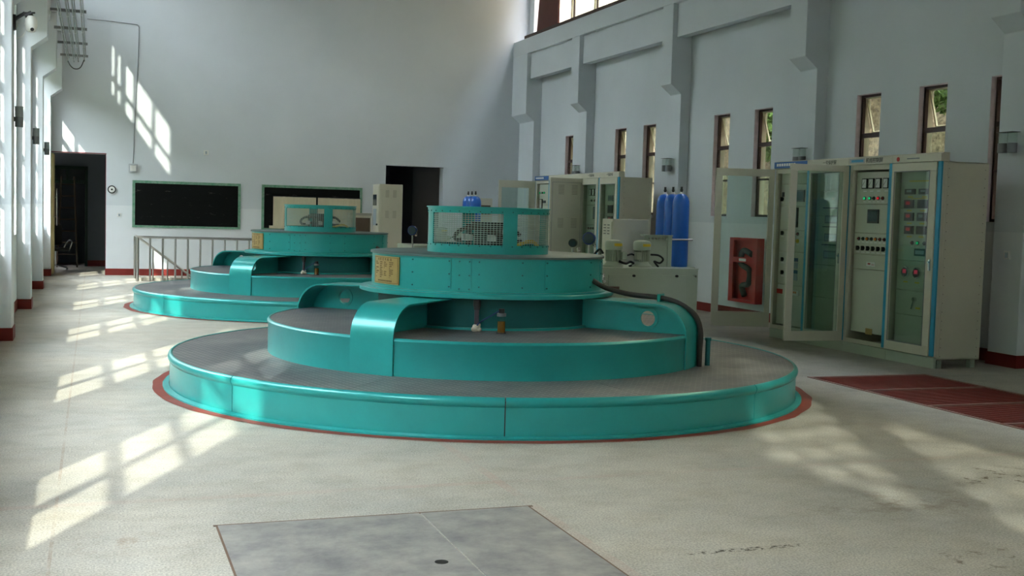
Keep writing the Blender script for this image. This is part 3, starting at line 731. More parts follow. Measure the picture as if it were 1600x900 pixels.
# ------------------------------------------------------------------ control cabinets
def make_cabinet(label, group, y, rows, items, door='shut', header=(), strip=True, plinth=.08, dg=(.09, .72, .24, 2.1)):
    """origin: front near bottom corner; front faces -X; local x = depth 0..6, y = width .8"""
    c = thing('control_cabinet', label, 'cabinet', (8.4, y, 0), 0, group)
    b = MB(); D, W, H = .6, .798, 2.2
    b.box(.03, D, .002, .02, .09, H).box(.03, D, W-.018, W, .09, H).box(D-.02, D, .02, W-.02, .09, H).box(.03, D, .002, W, H-.02, H).box(.03, D, .002, W, .09, .11)
    b.box(.0, .03, .002, .065, .12, H).box(0, .03, W-.05, W, .12, H).box(0, .03, .065, W-.05, H-.06, H).box(0, .03, .065, W-.05, .12, .17)
    b.build('body', BEIGE, c, bevel=.003)
    MB().box(.0, .03, .002, W, 0, .115).build('plinth', GREYG, c)
    for (xx, yy_) in ((.06, .02), (.5, .02), (.5, .7)): MB().box(xx, xx+.06, yy_, yy_+.06, 0, .09).build('foot', GREYG, c)
    sp_ = MB().box(.06, D-.03, -.001, .002, .1, H-.01).build('side_panel', BEIGE, c, bevel=.002)
    rv = MB()
    for k in range(22):
        for x in (.075, D-.05): rv.cyl((x, -.001, .13+k*.095), (x, -.0015 if y > 10.1 and y < 18 or y > 18.1 else -.004, .13+k*.095), .004, 6)
    rv.build('rivets', DARKM, sp_)['kind'] = 'stuff'
    hd = MB().prism([(-.03, H+.0), (-.03, H+.075), (0, H+.095), (.08, H+.095), (.08, H)], 'y', .002, W).build('header', BEIGE, c, bevel=.003)
    if 'logo' in header: MB().box(-.034, -.03, .50, .78, H+.02, H+.07).build('logo_plate', LGREY, hd); MB().box(-.036, -.034, .52, .74, H+.032, H+.058).build('logo', BLUES, hd)
    if 'redlogo' in header: MB().cyl((-.03, .70, H+.04), (-.034, .70, H+.04), .025, 12).build('logo', REDP, hd); MB().box(-.033, -.03, .35, .55, H+.035, H+.047).build('caption', GREYP, hd)
    if 'text' in header: text('lettering', '机组控制屏', .062, BLACK, hd, (-.032, .32, H+.042), (pi/2, 0, -pi/2))
    if 'text2' in header: text('lettering', '一号保护屏', .055, BLACK, hd, (-.032, .38, H+.042), (pi/2, 0, -pi/2))
    if 'blue' in header:
        MB().box(-.036, -.03, .05, .79, H+.005, H+.085).build('name_strip', mat('header_blue', srgb(40, 95, 165), .5), hd)
        q_ = MB()
        for k in range(8): q_.box(-.038, -.036, .73-k*.055-.04, .73-k*.055, H+.03, H+.065)
        q_.build('lettering', WHITE, hd)
    if strip: MB().box(-.022, 0, 0, .06, .13, H-.0).build('blue_strip', BLUES, c, bevel=.004)
    # instrument panels stacked with open joints
    edges = rows
    panels = []
    for k in range(len(edges)-1):
        z1, z0 = edges[k], edges[k+1]
        panels.append((z0, z1, MB().box(.055, .07, .08, W-.06, z0+.004, z1-.002).build('instrument_panel', PANEL, c)))
    def host(z):
        for z0, z1, p_ in panels:
            if z0 <= z <= z1: return p_
        return panels[-1][2]
    for it in items:
        k, y_, z_ = it[:3]; P = host(z_); x = .055
        if k == 'meter':
            w_, h_ = it[3:5]; mb = MB().box(x-.02, x, y_-w_/2, y_+w_/2, z_-h_/2, z_+h_/2, 0).box(x-.022, x-.02, y_-w_/2+.01, y_+w_/2-.01, z_-h_/2+.01, z_+h_/2-.01, 1)
            mb.add([(x-.0235, y_+.03, z_-.02), (x-.0235, y_+.026, z_-.025), (x-.0235, y_-.02, z_+.035), (x-.0235, y_-.018, z_+.037)], [(0, 1, 2, 3)], 0); mb.build('meter', [BLACK, WHITE], P)
            MB().box(x-.003, x, y_-.03, y_+.03, z_-h_/2-.035, z_-h_/2-.022).build('caption_plate', WHITE, P)
        elif k == 'lamp': MB().cyl((x, y_, z_), (x-.012, y_, z_), .021, 16, m=0).cyl((x-.012, y_, z_), (x-.026, y_, z_), .016, 16, r1=.010, m=1).box(x-.003, x, y_-.025, y_+.025, z_-.045, z_-.035, 2).build('indicator_lamp', [DARKM, it[3], WHITE], P, smooth=40)
        elif k == 'screen': w_, h_ = it[3:5]; MB().box(x-.015, x, y_-w_/2, y_+w_/2, z_-h_/2, z_+h_/2, 0).box(x-.0165, x-.015, y_-w_/2+.02, y_+w_/2-.02, z_-h_/2+.02, z_+h_/2-.02, 1).build('display_screen', [it[5], it[6]], P)
        elif k == 'knob': MB().cyl((x, y_, z_), (x-.01, y_, z_), .026, 16, m=0).box(x-.03, x-.01, y_-.009, y_+.009, z_-.026, z_+.026, 0).box(x-.003, x, y_-.03, y_+.03, z_-.052, z_-.04, 1).build('selector_knob', [BLACK, WHITE], P)
        elif k == 'button': MB().cyl((x, y_, z_), (x-.02, y_, z_), .024, 16, m=0).box(x-.003, x, y_-.025, y_+.025, z_-.05, z_-.04, 1).build('push_button', [it[3], WHITE], P, smooth=40)
        elif k == 'dial': MB().cyl((x, y_, z_), (x-.02, y_, z_), .062, 28, m=0).cyl((x-.02, y_, z_), (x-.024, y_, z_), .05, 28, m=1).box(x-.026, x-.024, y_-.026, y_+.026, z_-.012, z_+.03, 2).box(x-.003, x, y_-.035, y_+.035, z_-.115, z_-.1, 3).build('round_gauge', [CHROME, LCDD, PINKD, YEL], P, smooth=40)
        elif k == 'digit': w_, h_ = it[3:5]; MB().box(x-.015, x, y_-w_/2, y_+w_/2, z_-h_/2, z_+h_/2, 0).box(x-.017, x-.015, y_-w_*.15, y_+w_*.3, z_-h_*.1, z_+h_*.3, 1).box(x-.003, x, y_-.04, y_+.04, z_-h_/2-.035, z_-h_/2-.02, 2).build('digital_meter', [DARKM, it[5], YEL], P)
        elif k == 'plate': w_, h_ = it[3:5]; MB().box(x-.004, x, y_-w_/2, y_+w_/2, z_-h_/2, z_+h_/2).build('label_plate', it[5], P)
        elif k == 'breaker':
            mb = MB().box(x-.02, x, y_-it[3]/2, y_+it[3]/2, z_-.03, z_+.03, 0)
            n = int(it[3]/.036)
            for q_ in range(n): yy_ = y_+it[3]/2-.02-q_*.036; mb.box(x-.03, x-.02, yy_-.006, yy_+.006, z_-.005, z_+.022, 1)
            mb.build('breaker_row', [it[4], it[5]], P)
        elif k == 'switch': MB().cyl((x, y_, z_), (x-.03, y_, z_), .022, 16).cyl((x-.02, y_, z_), (x-.025, y_+.03, z_-.11), .009, 8).build('key_switch', CHROME, P, smooth=40)
    # door: frame with glass
    z0, z1 = .125, 2.195
    Wd = W-.065 if door == 'shut' else W-.03
    d = MB(); a0, a1, g0, g1 = dg
    T = .03; d.box(-T, 0, 0, Wd, z0, g0).box(-T, 0, 0, Wd, g1, z1).box(-T, 0, 0, a0, g0, g1).box(-T, 0, a1*Wd/.77, Wd, g0, g1)
    dm = BEIGE
    do = d.build('door', dm, c, bevel=.003)
    MB().box(-.017, -.012, a0, a1*Wd/.77, g0, g1).build('door_glass', GL_DOOR, do)
    # seal bead round the pane
    a1_ = a1*Wd/.77
    MB().box(-.034, -T, a0-.008, a0, g0-.008, g1+.008).box(-.034, -T, a1_, a1_+.008, g0-.008, g1+.008).box(-.034, -T, a0, a1_, g0-.008, g0).box(-.034, -T, a0, a1_, g1, g1+.008).build('glazing_bead', GREYP, do)
    hy = .03
    MB().box(-.05, -T, hy-.012, hy+.012, 1.04, 1.16).cyl((-.05, hy, 1.13), (-.065, hy, 1.13), .012, 10).build('door_handle', CHROME, do)
    if door == 'shut': do.location = (-.002, W-Wd-.001, 0)
    else:
        # hinged on the far side (y = W): mirror so that the free edge is y=0 -> rotate about the hinge line
        Mx = Matrix.Translation((-.02, W-.005, 0))@Matrix.Rotation(R(door), 4, 'Z')@Matrix.Translation((0, -Wd, 0))
        do.matrix_local = Mx
    return c
G_ = GLAMP; R_ = RLAMP
near = 'control cabinets along the right wall, nearer row'
itC = [('meter', .577, 1.985, .09, .118), ('meter', .47, 1.985, .09, .118), ('meter', .327, 1.985, .09, .118), ('meter', .19, 1.985, .09, .118)]
itC[1] = ('meter', .456, 1.985, .09, .118)
itC += [('lamp', .575, 1.815, G_), ('lamp', .48, 1.815, G_), ('lamp', .405, 1.815, DGRN), ('lamp', .325, 1.815, R_), ('lamp', .245, 1.815, DRED)]
itC += [('screen', .40, 1.607, .20, .16, DARKM, LCDD)]
for k, mm in enumerate((DRED, DGRN, ORANGE, DGRN, ORANGE, DRED, DRED)): itC.append(('lamp', .65-.078*k, 1.345, mm))
for k in range(6): itC.append(('knob', .66-.094*k, 1.235))
itC += [('plate', .41, 1.055, .16, .05, WHITE), ('plate', .44, 1.058, .05, .02, REDP), ('plate', .37, 1.05, .06, .02, REDP), ('plate', .39, .245+.03, .12, .07, BRASS)]
itD = [('digit', .57, 1.885, .17, .06, LGREY), ('digit', .34, 1.885, .17, .06, LGREY), ('digit', .58, 1.75, .15, .09, RDIG), ('digit', .36, 1.75, .15, .09, DARKM), ('digit', .57, 1.61, .15, .09, RDIG), ('digit', .36, 1.61, .15, .09, LGREY), ('digit', .56, 1.465, .15, .09, RDIG), ('digit', .36, 1.465, .15, .09, DARKM), ('plate', .4, 2.0, .4, .012, YEL), ('plate', .4, 1.83-.02, .3, .01, YEL)]
itD += [('lamp', .50, 1.325, DRED), ('lamp', .41, 1.325, G_), ('lamp', .30, 1.325, DGRN), ('screen', .36, 1.225, .18, .08, DARKM, LGREY)]
itD += [('dial', .585, 1.0), ('dial', .395, 1.0), ('dial', .205, 1.0), ('switch', .41, .71), ('plate', .36, .615, .07, .02, YEL)]
itA = [('screen', .32, 1.85, .24, .15, GREYP, LCD), ('screen', .41, 1.575, .17, .25, DARKM, LCD), ('knob', .70, 1.81), ('plate', .69, 1.87, .05, .06, DARKM), ('knob', .665, 1.37)]
for k, mm in enumerate((DGRN, DGRN, DRED)): itA.append(('lamp', .485-.085*k, 1.365, mm))
itA += [('button', .48, 1.275, DRED), ('button', .40, 1.275, ORANGE), ('button', .31, 1.275, YEL)]
itA += [('plate', .39, 1.035, .2, .045, LBLUE), ('plate', .39, .965, .2, .08, LGREY), ('plate', .39, .88, .2, .045, LBLUE), ('plate', .39, .81, .2, .08, LGREY)]
itA += [('breaker', .355, .61, .25, WHITE, ORANGE), ('plate', .46, .615, .05, .06, REDP), ('plate', .68, .61, .13, .06, REDP), ('knob', .64, 1.03), ('knob', .63, .86)]
itB = [('plate', .42, 1.70, .35, .012, BLACK), ('screen', .36, 1.56, .34, .10, GREYP, LGREY), ('plate', .42, 1.47, .35, .012, BLACK), ('screen', .36, 1.34, .34, .10, GREYP, LGREY), ('plate', .42, 1.25, .35, .012, BLACK), ('screen', .36, 1.13, .34, .10, GREYP, LGREY)]
make_cabinet('nearest cabinet of the near row, glass door shut between two blue strips', near, 10.05, [2.13, 1.70, 1.128, .80, .53, .17], itD, 'shut', ('redlogo',), dg=(.11, .715, .235, 2.10))
make_cabinet('open cabinet with four square meters and lamps, second from the near end', near, 10.85, [2.12, 1.745, 1.41, 1.163, .99, .25], itC, -94, ('logo', 'text'), dg=(.09, .70, .24, 2.12))
make_cabinet('cabinet with shut glass door behind the swung-open glass door', near, 11.65, [2.13, 1.9, 1.6, 1.3, 1.0, .6, .17], itB, 'shut', ('text2',), dg=(.11, .715, .20, 2.12))
make_cabinet('farthest cabinet of the near row, blue name strip, glass door swung wide open', near, 12.45, [2.15, 2.0, 1.72, 1.41, 1.13, .70, .18], itA, -110, ('blue',), dg=(.09, .70, .32, 2.10))
far = 'control cabinets along the right wall, farther row'
its = [('meter', .55, 1.95, .09, .118), ('meter', .42, 1.95, .09, .118), ('meter', .30, 1.95, .09, .118), ('lamp', .5, 1.80, DGRN), ('lamp', .36, 1.80, DRED), ('lamp', .27, 1.80, R_), ('screen', .33, 1.58, .16, .22, DARKM, LCD), ('lamp', .6, 1.30, DRED), ('lamp', .5, 1.30, DRED), ('lamp', .4, 1.30, DGRN), ('lamp', .3, 1.30, DRED), ('knob', .6, 1.17), ('knob', .5, 1.17), ('knob', .4, 1.17), ('knob', .3, 1.17)]
itd = [('screen', .48, 1.84, .2, .1, GREYP, LCD), ('screen', .24, 1.84, .16, .1, GREYP, LCD), ('screen', .48, 1.65, .2, .14, BLACK, LCDD), ('screen', .24, 1.65, .16, .14, BLACK, LCDD), ('digit', .48, 1.46, .2, .14, RDIG), ('digit', .24, 1.46, .16, .14, DARKM)]
e_ = [2.13, 1.72, 1.36, 1.0, .55, .17]
make_cabinet('nearest cabinet of the far row, dark square displays behind its glass door', far, 18.05, e_, itd, 'shut', ('text2',), dg=(.09, .70, .24, 2.08))
make_cabinet('second cabinet of the far row, three square meters behind its glass door', far, 18.85, e_, its, 'shut', ('text2',), dg=(.09, .70, .24, 2.08))
cb = make_cabinet('middle cabinet of the far row with a solid louvred door swung open', far, 19.65, e_, [], 'shut', (), dg=(.09, .70, .24, 2.08))
make_cabinet('fourth cabinet of the far row, mostly hidden by the louvred door', far, 20.45, e_, [], 'shut', ())
def louvre(mb, x0, y, z, horiz='x', n=7, w_=.11):
    for k in range(n): mb.box(x0, x0+w_, y-.006, y, z-k*.026, z-k*.026+.009)
ld = MB().box(7.74, 8.38, 19.60, 19.64, .12, 2.2).build('solid_door', BEIGE, None, bevel=.004)
ld.parent = cb; ld.location = (-8.4, -19.65, 0)
lv = MB()
for (x, z) in ((7.90, 2.06), (8.16, 2.06), (7.90, 1.46), (8.16, 1.46)): louvre(lv, x, 19.60, z)
l2 = lv.build('louvres', mat('louvre_shade', srgb(150, 146, 128), .5), ld)
MB().box(7.78, 7.785, 19.597, 19.60, .2, 2.12).box(8.34, 8.345, 19.597, 19.60, .2, 2.12).box(7.78, 8.345, 19.597, 19.60, 2.115, 2.12).build('pressed_border', GREYP, ld)
itE = [('lamp', .7, 1.96, G_), ('lamp', .62, 1.96, WHITE), ('lamp', .54, 1.96, DGRN), ('lamp', .46, 1.96, G_), ('meter', .62, 1.74, .13, .19), ('screen', .45, 1.78, .12, .05, BLACK, LCD), ('meter', .62, 1.46, .12, .14)]
make_cabinet('farthest cabinet of the far row, green lamps on its panel and glass door open', far, 21.25, e_, itE, -92, ('blue',), dg=(.06, .64, .24, 2.05))

# control box near the end wall
ec = thing('relay_cabinet', 'tall beige cabinet with louvred side standing left of the dark doorway', 'cabinet', (5.62, 23.95, 0))
MB().box(0, .50, 0, .6, .06, 2.07).box(.02, .48, .02, .58, 0, .06).build('body', BEIGE, ec, bevel=.006)
MB().box(-.01, 0, .03, .57, .1, 2.03).build('front_door', BEIGE, ec, bevel=.003)
MB().box(-.02, -.01, .2, .5, 1.62, 1.85, 0).build('display_window', LCDD, ec); MB().box(-.016, -.01, .2, .48, 1.2, 1.55).build('button_panel', LGREY, ec)
MB().cyl((-.01, .1, 1.22), (-.04, .1, 1.22), .02, 10).build('door_handle', DARKM, ec)
MB().box(.05, .45, -.008, 0, .15, 2.0).build('side_panel', BEIGE, ec, bevel=.003)
lv = MB()
for (x, z) in ((.13, 1.93), (.29, 1.93), (.13, 1.5), (.29, 1.5)): louvre(lv, x, -.008, z, w_=.075, n=6)
lv.build('louvres', bpy.data.materials['louvre_shade'], ec)
# brown-fronted box beside it
bx = thing('notice_case', 'low beige case with brown front between farther generator and tall cabinet', 'case', (5.12, 24.45, 0))
MB().box(0, .45, 0, .3, 0, 1.42).build('body', BEIGE, bx, bevel=.006); MB().box(.025, .425, -.01, 0, .6, 1.35).build('front_panel', BROWNB, bx)
MB().box(-.005, .455, -.02, .3, 1.40, 1.45).build('top_board', mat('light_grey_board', srgb(170, 165, 155), .6), bx)

# ------------------------------------------------------------------ governor oil unit
def make_oil_unit():
    u = thing('oil_pressure_unit', 'nearer grey green oil tank with two pump motors and valve plate', 'machine', (5.6, 13.2, 0), 0, 'governor oil pressure units')
    MB().box(0, 1.68, 0, 1.25, .06, .88).box(.05, 1.63, .05, 1.2, 0, .06).build('tank', GREYG, u, bevel=.01)
    MB().box(0, 1.685, -.004, 1.25, .875, .885).build('tank_lid', GREYG, u, bevel=.004)
    MB().box(1.5, 1.84, .38, 1.25, .85, .885).build('bottle_shelf', GREYG, u)
    cp = MB().box(.42, 1.50, -.014, 0, .465, .80).build('cover_plate', GREYG, u, bevel=.004)
    for x in (.76, 1.36): MB().cyl((x, -.014, .79), (x, -.045, .79), .016, 12).build('knob', BLACK, cp)
    MB().cyl((1.62, 0, .80), (1.62, -.05, .79), .014, 10).build('drain_cock', CHROME, u)
    v_ = MB().cyl((.33, -.02, .66), (.33, -.02, .78), .035, 12).cyl((.33, 0, .72), (.33, -.09, .72), .02, 10).ball((.33, -.03, .79), .03).build('stop_valve', CHROME, u, smooth=50)
    MB().box(.36, .55, -.06, 0, .60, .655).build('valve_block', mat('rusty_block', srgb(110, 88, 76), .6), u)
    for k, x in enumerate((.62, 1.02)):
        m_ = MB(); cx, cy = x, .30
        m_.lathe([(.0, .885), (.13, .885), (.13, .905), (.095, .93), (.085, .95)], cx=cx, cy=cy, n=28)
        m_.lathe([(.085, .95), (.085, 1.11), (.0, 1.11)], cx=cx, cy=cy, n=28)
        for q_ in range(24):
            a = 2*pi*q_/24; c = Vector((math.cos(a), math.sin(a)))
            m_.add([(cx+c.x*.083-c.y*.003, cy+c.y*.083+c.x*.003, .96), (cx+c.x*.083+c.y*.003, cy+c.y*.083-c.x*.003, .96), (cx+c.x*.104, cy+c.y*.104, .96), (cx+c.x*.083-c.y*.003, cy+c.y*.083+c.x*.003, 1.10), (cx+c.x*.083+c.y*.003, cy+c.y*.083-c.x*.003, 1.10), (cx+c.x*.104, cy+c.y*.104, 1.10)], [(0, 1, 4, 3), (1, 2, 5, 4), (2, 0, 3, 5), (3, 4, 5)])
        mo = m_.build('pump_motor', GREYG, u, smooth=35)
        MB().lathe([(.112, 1.105), (.114, 1.19), (.10, 1.215), (.05, 1.228), (0, 1.23)], cx=cx, cy=cy, n=28).lathe([(.112, 1.105), (0, 1.105)], cx=cx, cy=cy, n=28).build('fan_cowl', GREYG, mo, smooth=40)
        MB().lathe([(.1145, 1.15), (.116, 1.15), (.116, 1.185), (.1145, 1.185)], cx=cx, cy=cy, a0=250, a1=315, n=10, close=True).build('warning_label', YEL, mo)
        sx = 1 if k == 0 else -1
        MB().box(cx+sx*.10-.035, cx+sx*.10+.035, cy-.13, cy-.05, .98, 1.08).build('terminal_box', WHITE if False else GREYG, mo, bevel=.008)
    MB().tube([(.72, .2, 1.02), (.84, .25, 1.05), (.90, .28, 1.04), (.98, .3, 1.02)], .012, 8).tube([(.66, .22, .96), (.78, .26, .93), (.86, .3, .95), (.92, .32, .92), (.86, .34, .89)], .016, 8).build('motor_cable', BLACK, u, smooth=60)
    MB().tube([(1.10, .2, 1.05), (1.22, .22, 1.04), (1.30, .25, .99), (1.27, .28, .94), (1.20, .3, .96), (1.28, .34, .89)], .013, 8).build('motor_cable', BLACK, u, smooth=60)
    MB().tube([(.45, .5, .9), (.42, .45, 1.02), (.47, .4, 1.1), (.50, .35, 1.05)], .014, 8).build('motor_cable', BLACK, u, smooth=60)
    vp = MB().box(1.12, 1.50, .42, .46, .885, 1.29).box(1.44, 1.50, .40, .42, .885, 1.29).build('valve_plate', GREYG, u, bevel=.004)
    MB().box(1.08, 1.50, .38, .48, 1.285, 1.30).build('plate_top', GREYG, vp)
    for k in range(6): MB().cyl((1.17+k*.05, .42, 1.255), (1.17+k*.05, .40, 1.25), .010+.004*(k % 2), 8).build('fitting', CHROME, vp)
    MB().cyl((1.50, .44, 1.245), (1.78, .36, 1.245), .012, 10).build('pressure_pipe', STEEL, u, smooth=40)
    return u
ou = make_oil_unit()
def make_bottle(x, y, label, grp):
    b = thing('gas_bottle', label, 'gas bottle', (x, y, .885), 0, grp)
    pr = [(0, .0), (.105, 0), (.112, .01), (.112, .80), (.108, .86), (.094, .91), (.065, .945), (.035, .96), (0, .96)]
    MB().lathe([(r, z) for r, z in pr], n=32).build('bottle', BLUEB, b, smooth=50)
    MB().cyl((0, 0, .955), (0, 0, .985), .032, 16, r1=.024).build('neck_ring', WHITE, b, smooth=40)
    MB().cyl((0, 0, .98), (0, 0, 1.055), .015, 12).cyl((0, 0, 1.0), (0, 0, 1.02), .02, 6).build('valve_stem', DARKM, b, smooth=40)
    return b
g1n = 'blue gas bottles on the nearer oil unit'
b0 = make_bottle(7.29, 13.75, 'nearest of three blue gas bottles behind the pump motors', g1n)
for k, lb in ((1, 'middle of three blue gas bottles behind the pump motors'), (2, 'hindmost of three blue gas bottles behind the pump motors')):
    c = copy_tree(b0); c.location.y = 13.75+.235*k; c['label'] = lb
ou2 = copy_tree(ou); ou2.location.y = 21.0; ou2['label'] = 'farther grey green oil unit, mostly hidden behind the nearer generator'
for k, lb in ((0, 'nearest of three small-looking blue bottles near the end wall'), (1, 'middle of three blue bottles near the end wall'), (2, 'hindmost of three blue bottles near the end wall')):
    c = copy_tree(b0); c.location.y = 21.55+.235*k; c.location.x = 6.96; c['label'] = lb; c['group'] = 'blue gas bottles on the farther oil unit'
# small beige switch box behind the motors, and a similar one far back
sb = thing('switch_cabinet', 'short beige cabinet with small louvres behind the pump motors', 'cabinet', (6.70, 14.6, 0))
MB().box(0, .55, 0, .34, .04, 1.49).box(.02, .53, .02, .32, 0, .04).build('body', BEIGE, sb, bevel=.005)
MB().box(-.008, 0, .02, .32, .1, 1.45).build('front_door', mat('light_beige', srgb(206, 202, 182), .45), sb)
lv = MB()
for yy_ in (.08, .2):
    for k in range(4): lv.box(-.012, -.008, yy_, yy_+.07, 1.28+k*.04, 1.29+k*.04)
lv.build('louvres', DARKM, sb)
sb2 = thing('switch_cabinet', 'beige cabinet with brown window right of the far blue bottles', 'cabinet', (7.20, 22.3, 0))
MB().box(0, .36, 0, .3, 0, 1.82).build('body', BEIGE, sb2, bevel=.005); MB().box(.05, .32, -.01, 0, 1.5, 1.68).build('window', BROWNB, sb2)
# round gauges on stands
def gauge(x, y, z, mt, label, loc_r=.075):
    g = thing('gauge_stand', label, 'gauge', (x, y, 0), 0, None)
    MB().cyl((0, 0, 0), (0, 0, z-.06), .016, 12).cyl((0, 0, 0), (0, 0, .015), .08, 20).build('pole', STEEL, g, smooth=40)
    dd = Vector((-.6, -.8, 0)); c = Vector((0, 0, z))
    MB().cyl(c-dd*.03, c+dd*.03, loc_r, 28).build('housing', mt, g, smooth=40, bevel=.006)
    MB().cyl(c+dd*.03, c+dd*.034, loc_r*.8, 28).build('dial_face', LCDD, g)
    MB().cyl(c+dd*.0+Vector((.05, -.04, -.06)), c+dd*.02+Vector((.06, -.05, -.09)), .02, 10).build('fitting', CHROME, g)
    return g
BLG = mat('gauge_blue', srgb(24, 40, 110), .25, coat=.5)
gauge(5.42, 12.45, 1.26, BLG, 'round dark blue gauge on a pole behind the nearer generator')
gauge(5.29, 12.62, 1.20, BLACK, 'round black gauge on a pole left of the blue gauge', .05)
gauge(5.47, 20.62, 1.17, BLG, 'round dark blue gauge on a pole in front of the dark doorway', .09)

# ------------------------------------------------------------------ wall lamps and fittings
def lamp(side, x, y, z, label, group):
    l = thing('wall_lamp', label, 'lamp', (x, y, z), 0, group)
    s = -side
    if side < 0:
        MB().box(0, .02, -.02, .02, -.05, 0).build('bracket', DARKM, l)
        MB().cyl((.052, 0, -.11), (.052, 0, 0.0), .043, 20).build('lower_shade', GREYP, l, smooth=40)
        MB().cyl((.052, 0, .002), (.052, 0, .11), .043, 20).cyl((.052, 0, .11), (.052, 0, .114), .046, 20).build('upper_shade', mat('frosted_grey', srgb(150, 158, 160), .35) if not bpy.data.materials.get('frosted_grey') else bpy.data.materials['frosted_grey'], l, smooth=40)
    else:
        MB().box(-.045, 0, -.03, .03, -.08, -.02).build('bracket', DARKM, l)
        for dy in (-.07, .07):
            MB().cyl((-.085, dy, -.11), (-.085, dy, -.005), .052, 20).build('lower_shade', GREYP, l, smooth=40)
            MB().lathe([(.052, 0), (.052, .11)], cx=-.085, cy=dy, n=20).build('upper_glass', GL_WIN, l, smooth=60)
        MB().box(-.14, -.03, -.125, .125, .11, .114).build('top_rim', DARKM, l)
    return l
nm = ['nearest', 'middle', 'farthest']
for k, y in enumerate((13.95, 17.95, 21.95)):
    lamp(-1, PX_L, y, 2.43, '%s of three grey cylinder lamps on the left pilasters' % nm[k], 'lamps on the left pilasters')
for k, (y, lb) in enumerate(((10.15, 'twin cylinder lamp on the nearest right pilaster at the photo edge'), (14.12, 'twin cylinder lamp on pilaster above the open glass cabinet door'), (18.15, 'twin cylinder lamp on pilaster above the blue gas bottles'), (22.22, 'small twin lamp on the farthest right pilaster above the far cabinets'))):
    lamp(1, PX_R, y, 2.44, lb, 'lamps on the right pilasters')
# security camera
sc_ = thing('security_camera', 'white dome security camera on bracket at top of left pilaster', 'camera', (PX_L, 13.8, 3.49))
MB().box(0, .03, -.05, .05, -.14, .02).cyl((.02, 0, -.02), (.12, 0, .05), .02, 10).build('bracket', DARKM, sc_)
MB().cyl((.12, 0, .01), (.19, 0, .05), .035, 12).cyl((.10, 0, .05), (.22, 0, .06), .01, 8).build('arm_joint', DARKM, sc_)
MB().lathe([(0, .03), (.045, .02), (.062, -.02), (.066, -.07), (.062, -.085)], cx=.18, cy=0, n=24).build('dome_cover', WHITE, sc_, smooth=50)
MB().lathe([(.06, -.085), (.06, -.1), (.045, -.14), (.02, -.155), (0, -.158)], cx=.18, cy=0, n=24).build('dome_base', WHITE, sc_, smooth=50)
MB().ball((.192, -.045, -.125), .02).build('lens', BLACK, sc_, smooth=60)
MB().tube([(.11, 0, -.06), (.13, 0, -.12), (.09, 0, -.2), (.02, 0, -.23)], .004, 6).build('camera_wire', WHITE, sc_)
# crane conductor rails
RAILM = mat('rail_grey', srgb(98, 108, 104), .4, metal=.5)
cr = thing('conductor_rail', 'bank of four crane conductor rails on brackets along the left wall', 'crane rail', (0, 0, 0))
for x, z in ((-.49, 4.23), (-.38, 4.24), (-.30, 4.25), (-.19, 4.27)):
    y = 8.0; rl = MB().cyl((x, 8, z), (x, 24.5, z-.0), .012, 8).cyl((x+.03, 8, z), (x+.03, 23.8, z), .008, 8)
    ro = rl.build('rail_bar', RAILM, cr, smooth=40)
    for k in range(9): MB().cyl((x, 9.3+k*1.85, z-.01), (x, 9.3+k*1.85, z+.05), .016, 8).build('insulator', WHITE, ro)
for k in range(9):
    y = 9.3+k*1.85
    MB().box(PU_L, -.12, y-.03, y+.03, 4.30, 4.34).build('bracket', mat('galv', srgb(130, 132, 132), .5, metal=.5) if not bpy.data.materials.get('galv') else bpy.data.materials['galv'], cr)
MB().tube([(-.49, 24.2, 4.23), (-.44, 24.3, 4.14), (-.36, 24.35, 4.09), (-.26, 24.3, 4.12), (-.19, 24.2, 4.27)], .010, 6).build('jumper_cable', DARKM, cr, smooth=60)
# conduit on the end wall, socket box, switches
cw = thing('wall_wire', 'thin grey wire running along and down the end wall', 'wire', (0, YE, 0))
MB().tube([(-.15, -.008, 5.29), (.35, -.008, 5.28), (.84, -.008, 5.25), (.87, -.008, 5.2), (.86, -.008, 4.6), (.80, -.008, 3.2), (.77, -.008, 2.36)], .007, 6, sub=1).build('wire', GREYP, cw)
jb = thing('junction_box', 'clear-covered junction box under the wire on end wall', 'box', (.77, YE, 2.27))
MB().box(-.09, .09, -.05, 0, -.1, .08, 0).build('housing', mat('clear_grey', srgb(170, 175, 180), .3), jb, bevel=.01); MB().box(-.06, .06, -.06, -.05, -.07, .05).build('cover', WHITE, jb, bevel=.006)
for (x, z, lb, n_, s_) in ((2.26, 2.65, 'white square socket plate high on end wall above chalkboard', 'wall_socket', .05), (.50, 1.27, 'white light switch between doorway and left chalkboard', 'light_switch', .04)):
    q_ = thing(n_, lb, 'switch', (x, YE, z)); MB().box(-s_, s_, -.02, 0, -s_, s_).build('plate', WHITE, q_, bevel=.005); MB().box(-s_*.4, s_*.4, -.026, -.02, -s_*.6, s_*.6).build('rocker', LGREY, q_)
q_ = thing('light_switch', 'white switch plate on the nearest right pilaster', 'switch', (PX_R, 10.15, 1.22)); MB().box(-.015, 0, -.045, .045, -.045, .045).build('plate', WHITE, q_, bevel=.004); MB().box(-.02, -.015, -.02, .02, -.03, .03).build('rocker', LGREY, q_)
ck = thing('wall_gauge', 'small round chrome-rimmed dial on wall right of left doorway', 'dial', (.35, YE, 1.80))
rr_ = MB(); 
rr_.cyl((0, 0, 0), (0, -.03, 0), .085, 28, m=0).cyl((0, -.03, 0), (0, -.034, 0), .062, 28, m=1).cyl((0, -.034, 0), (0, -.05, 0), .02, 12, m=0)
rr_.build('dial', [DARKM, WHITE], ck, smooth=40)
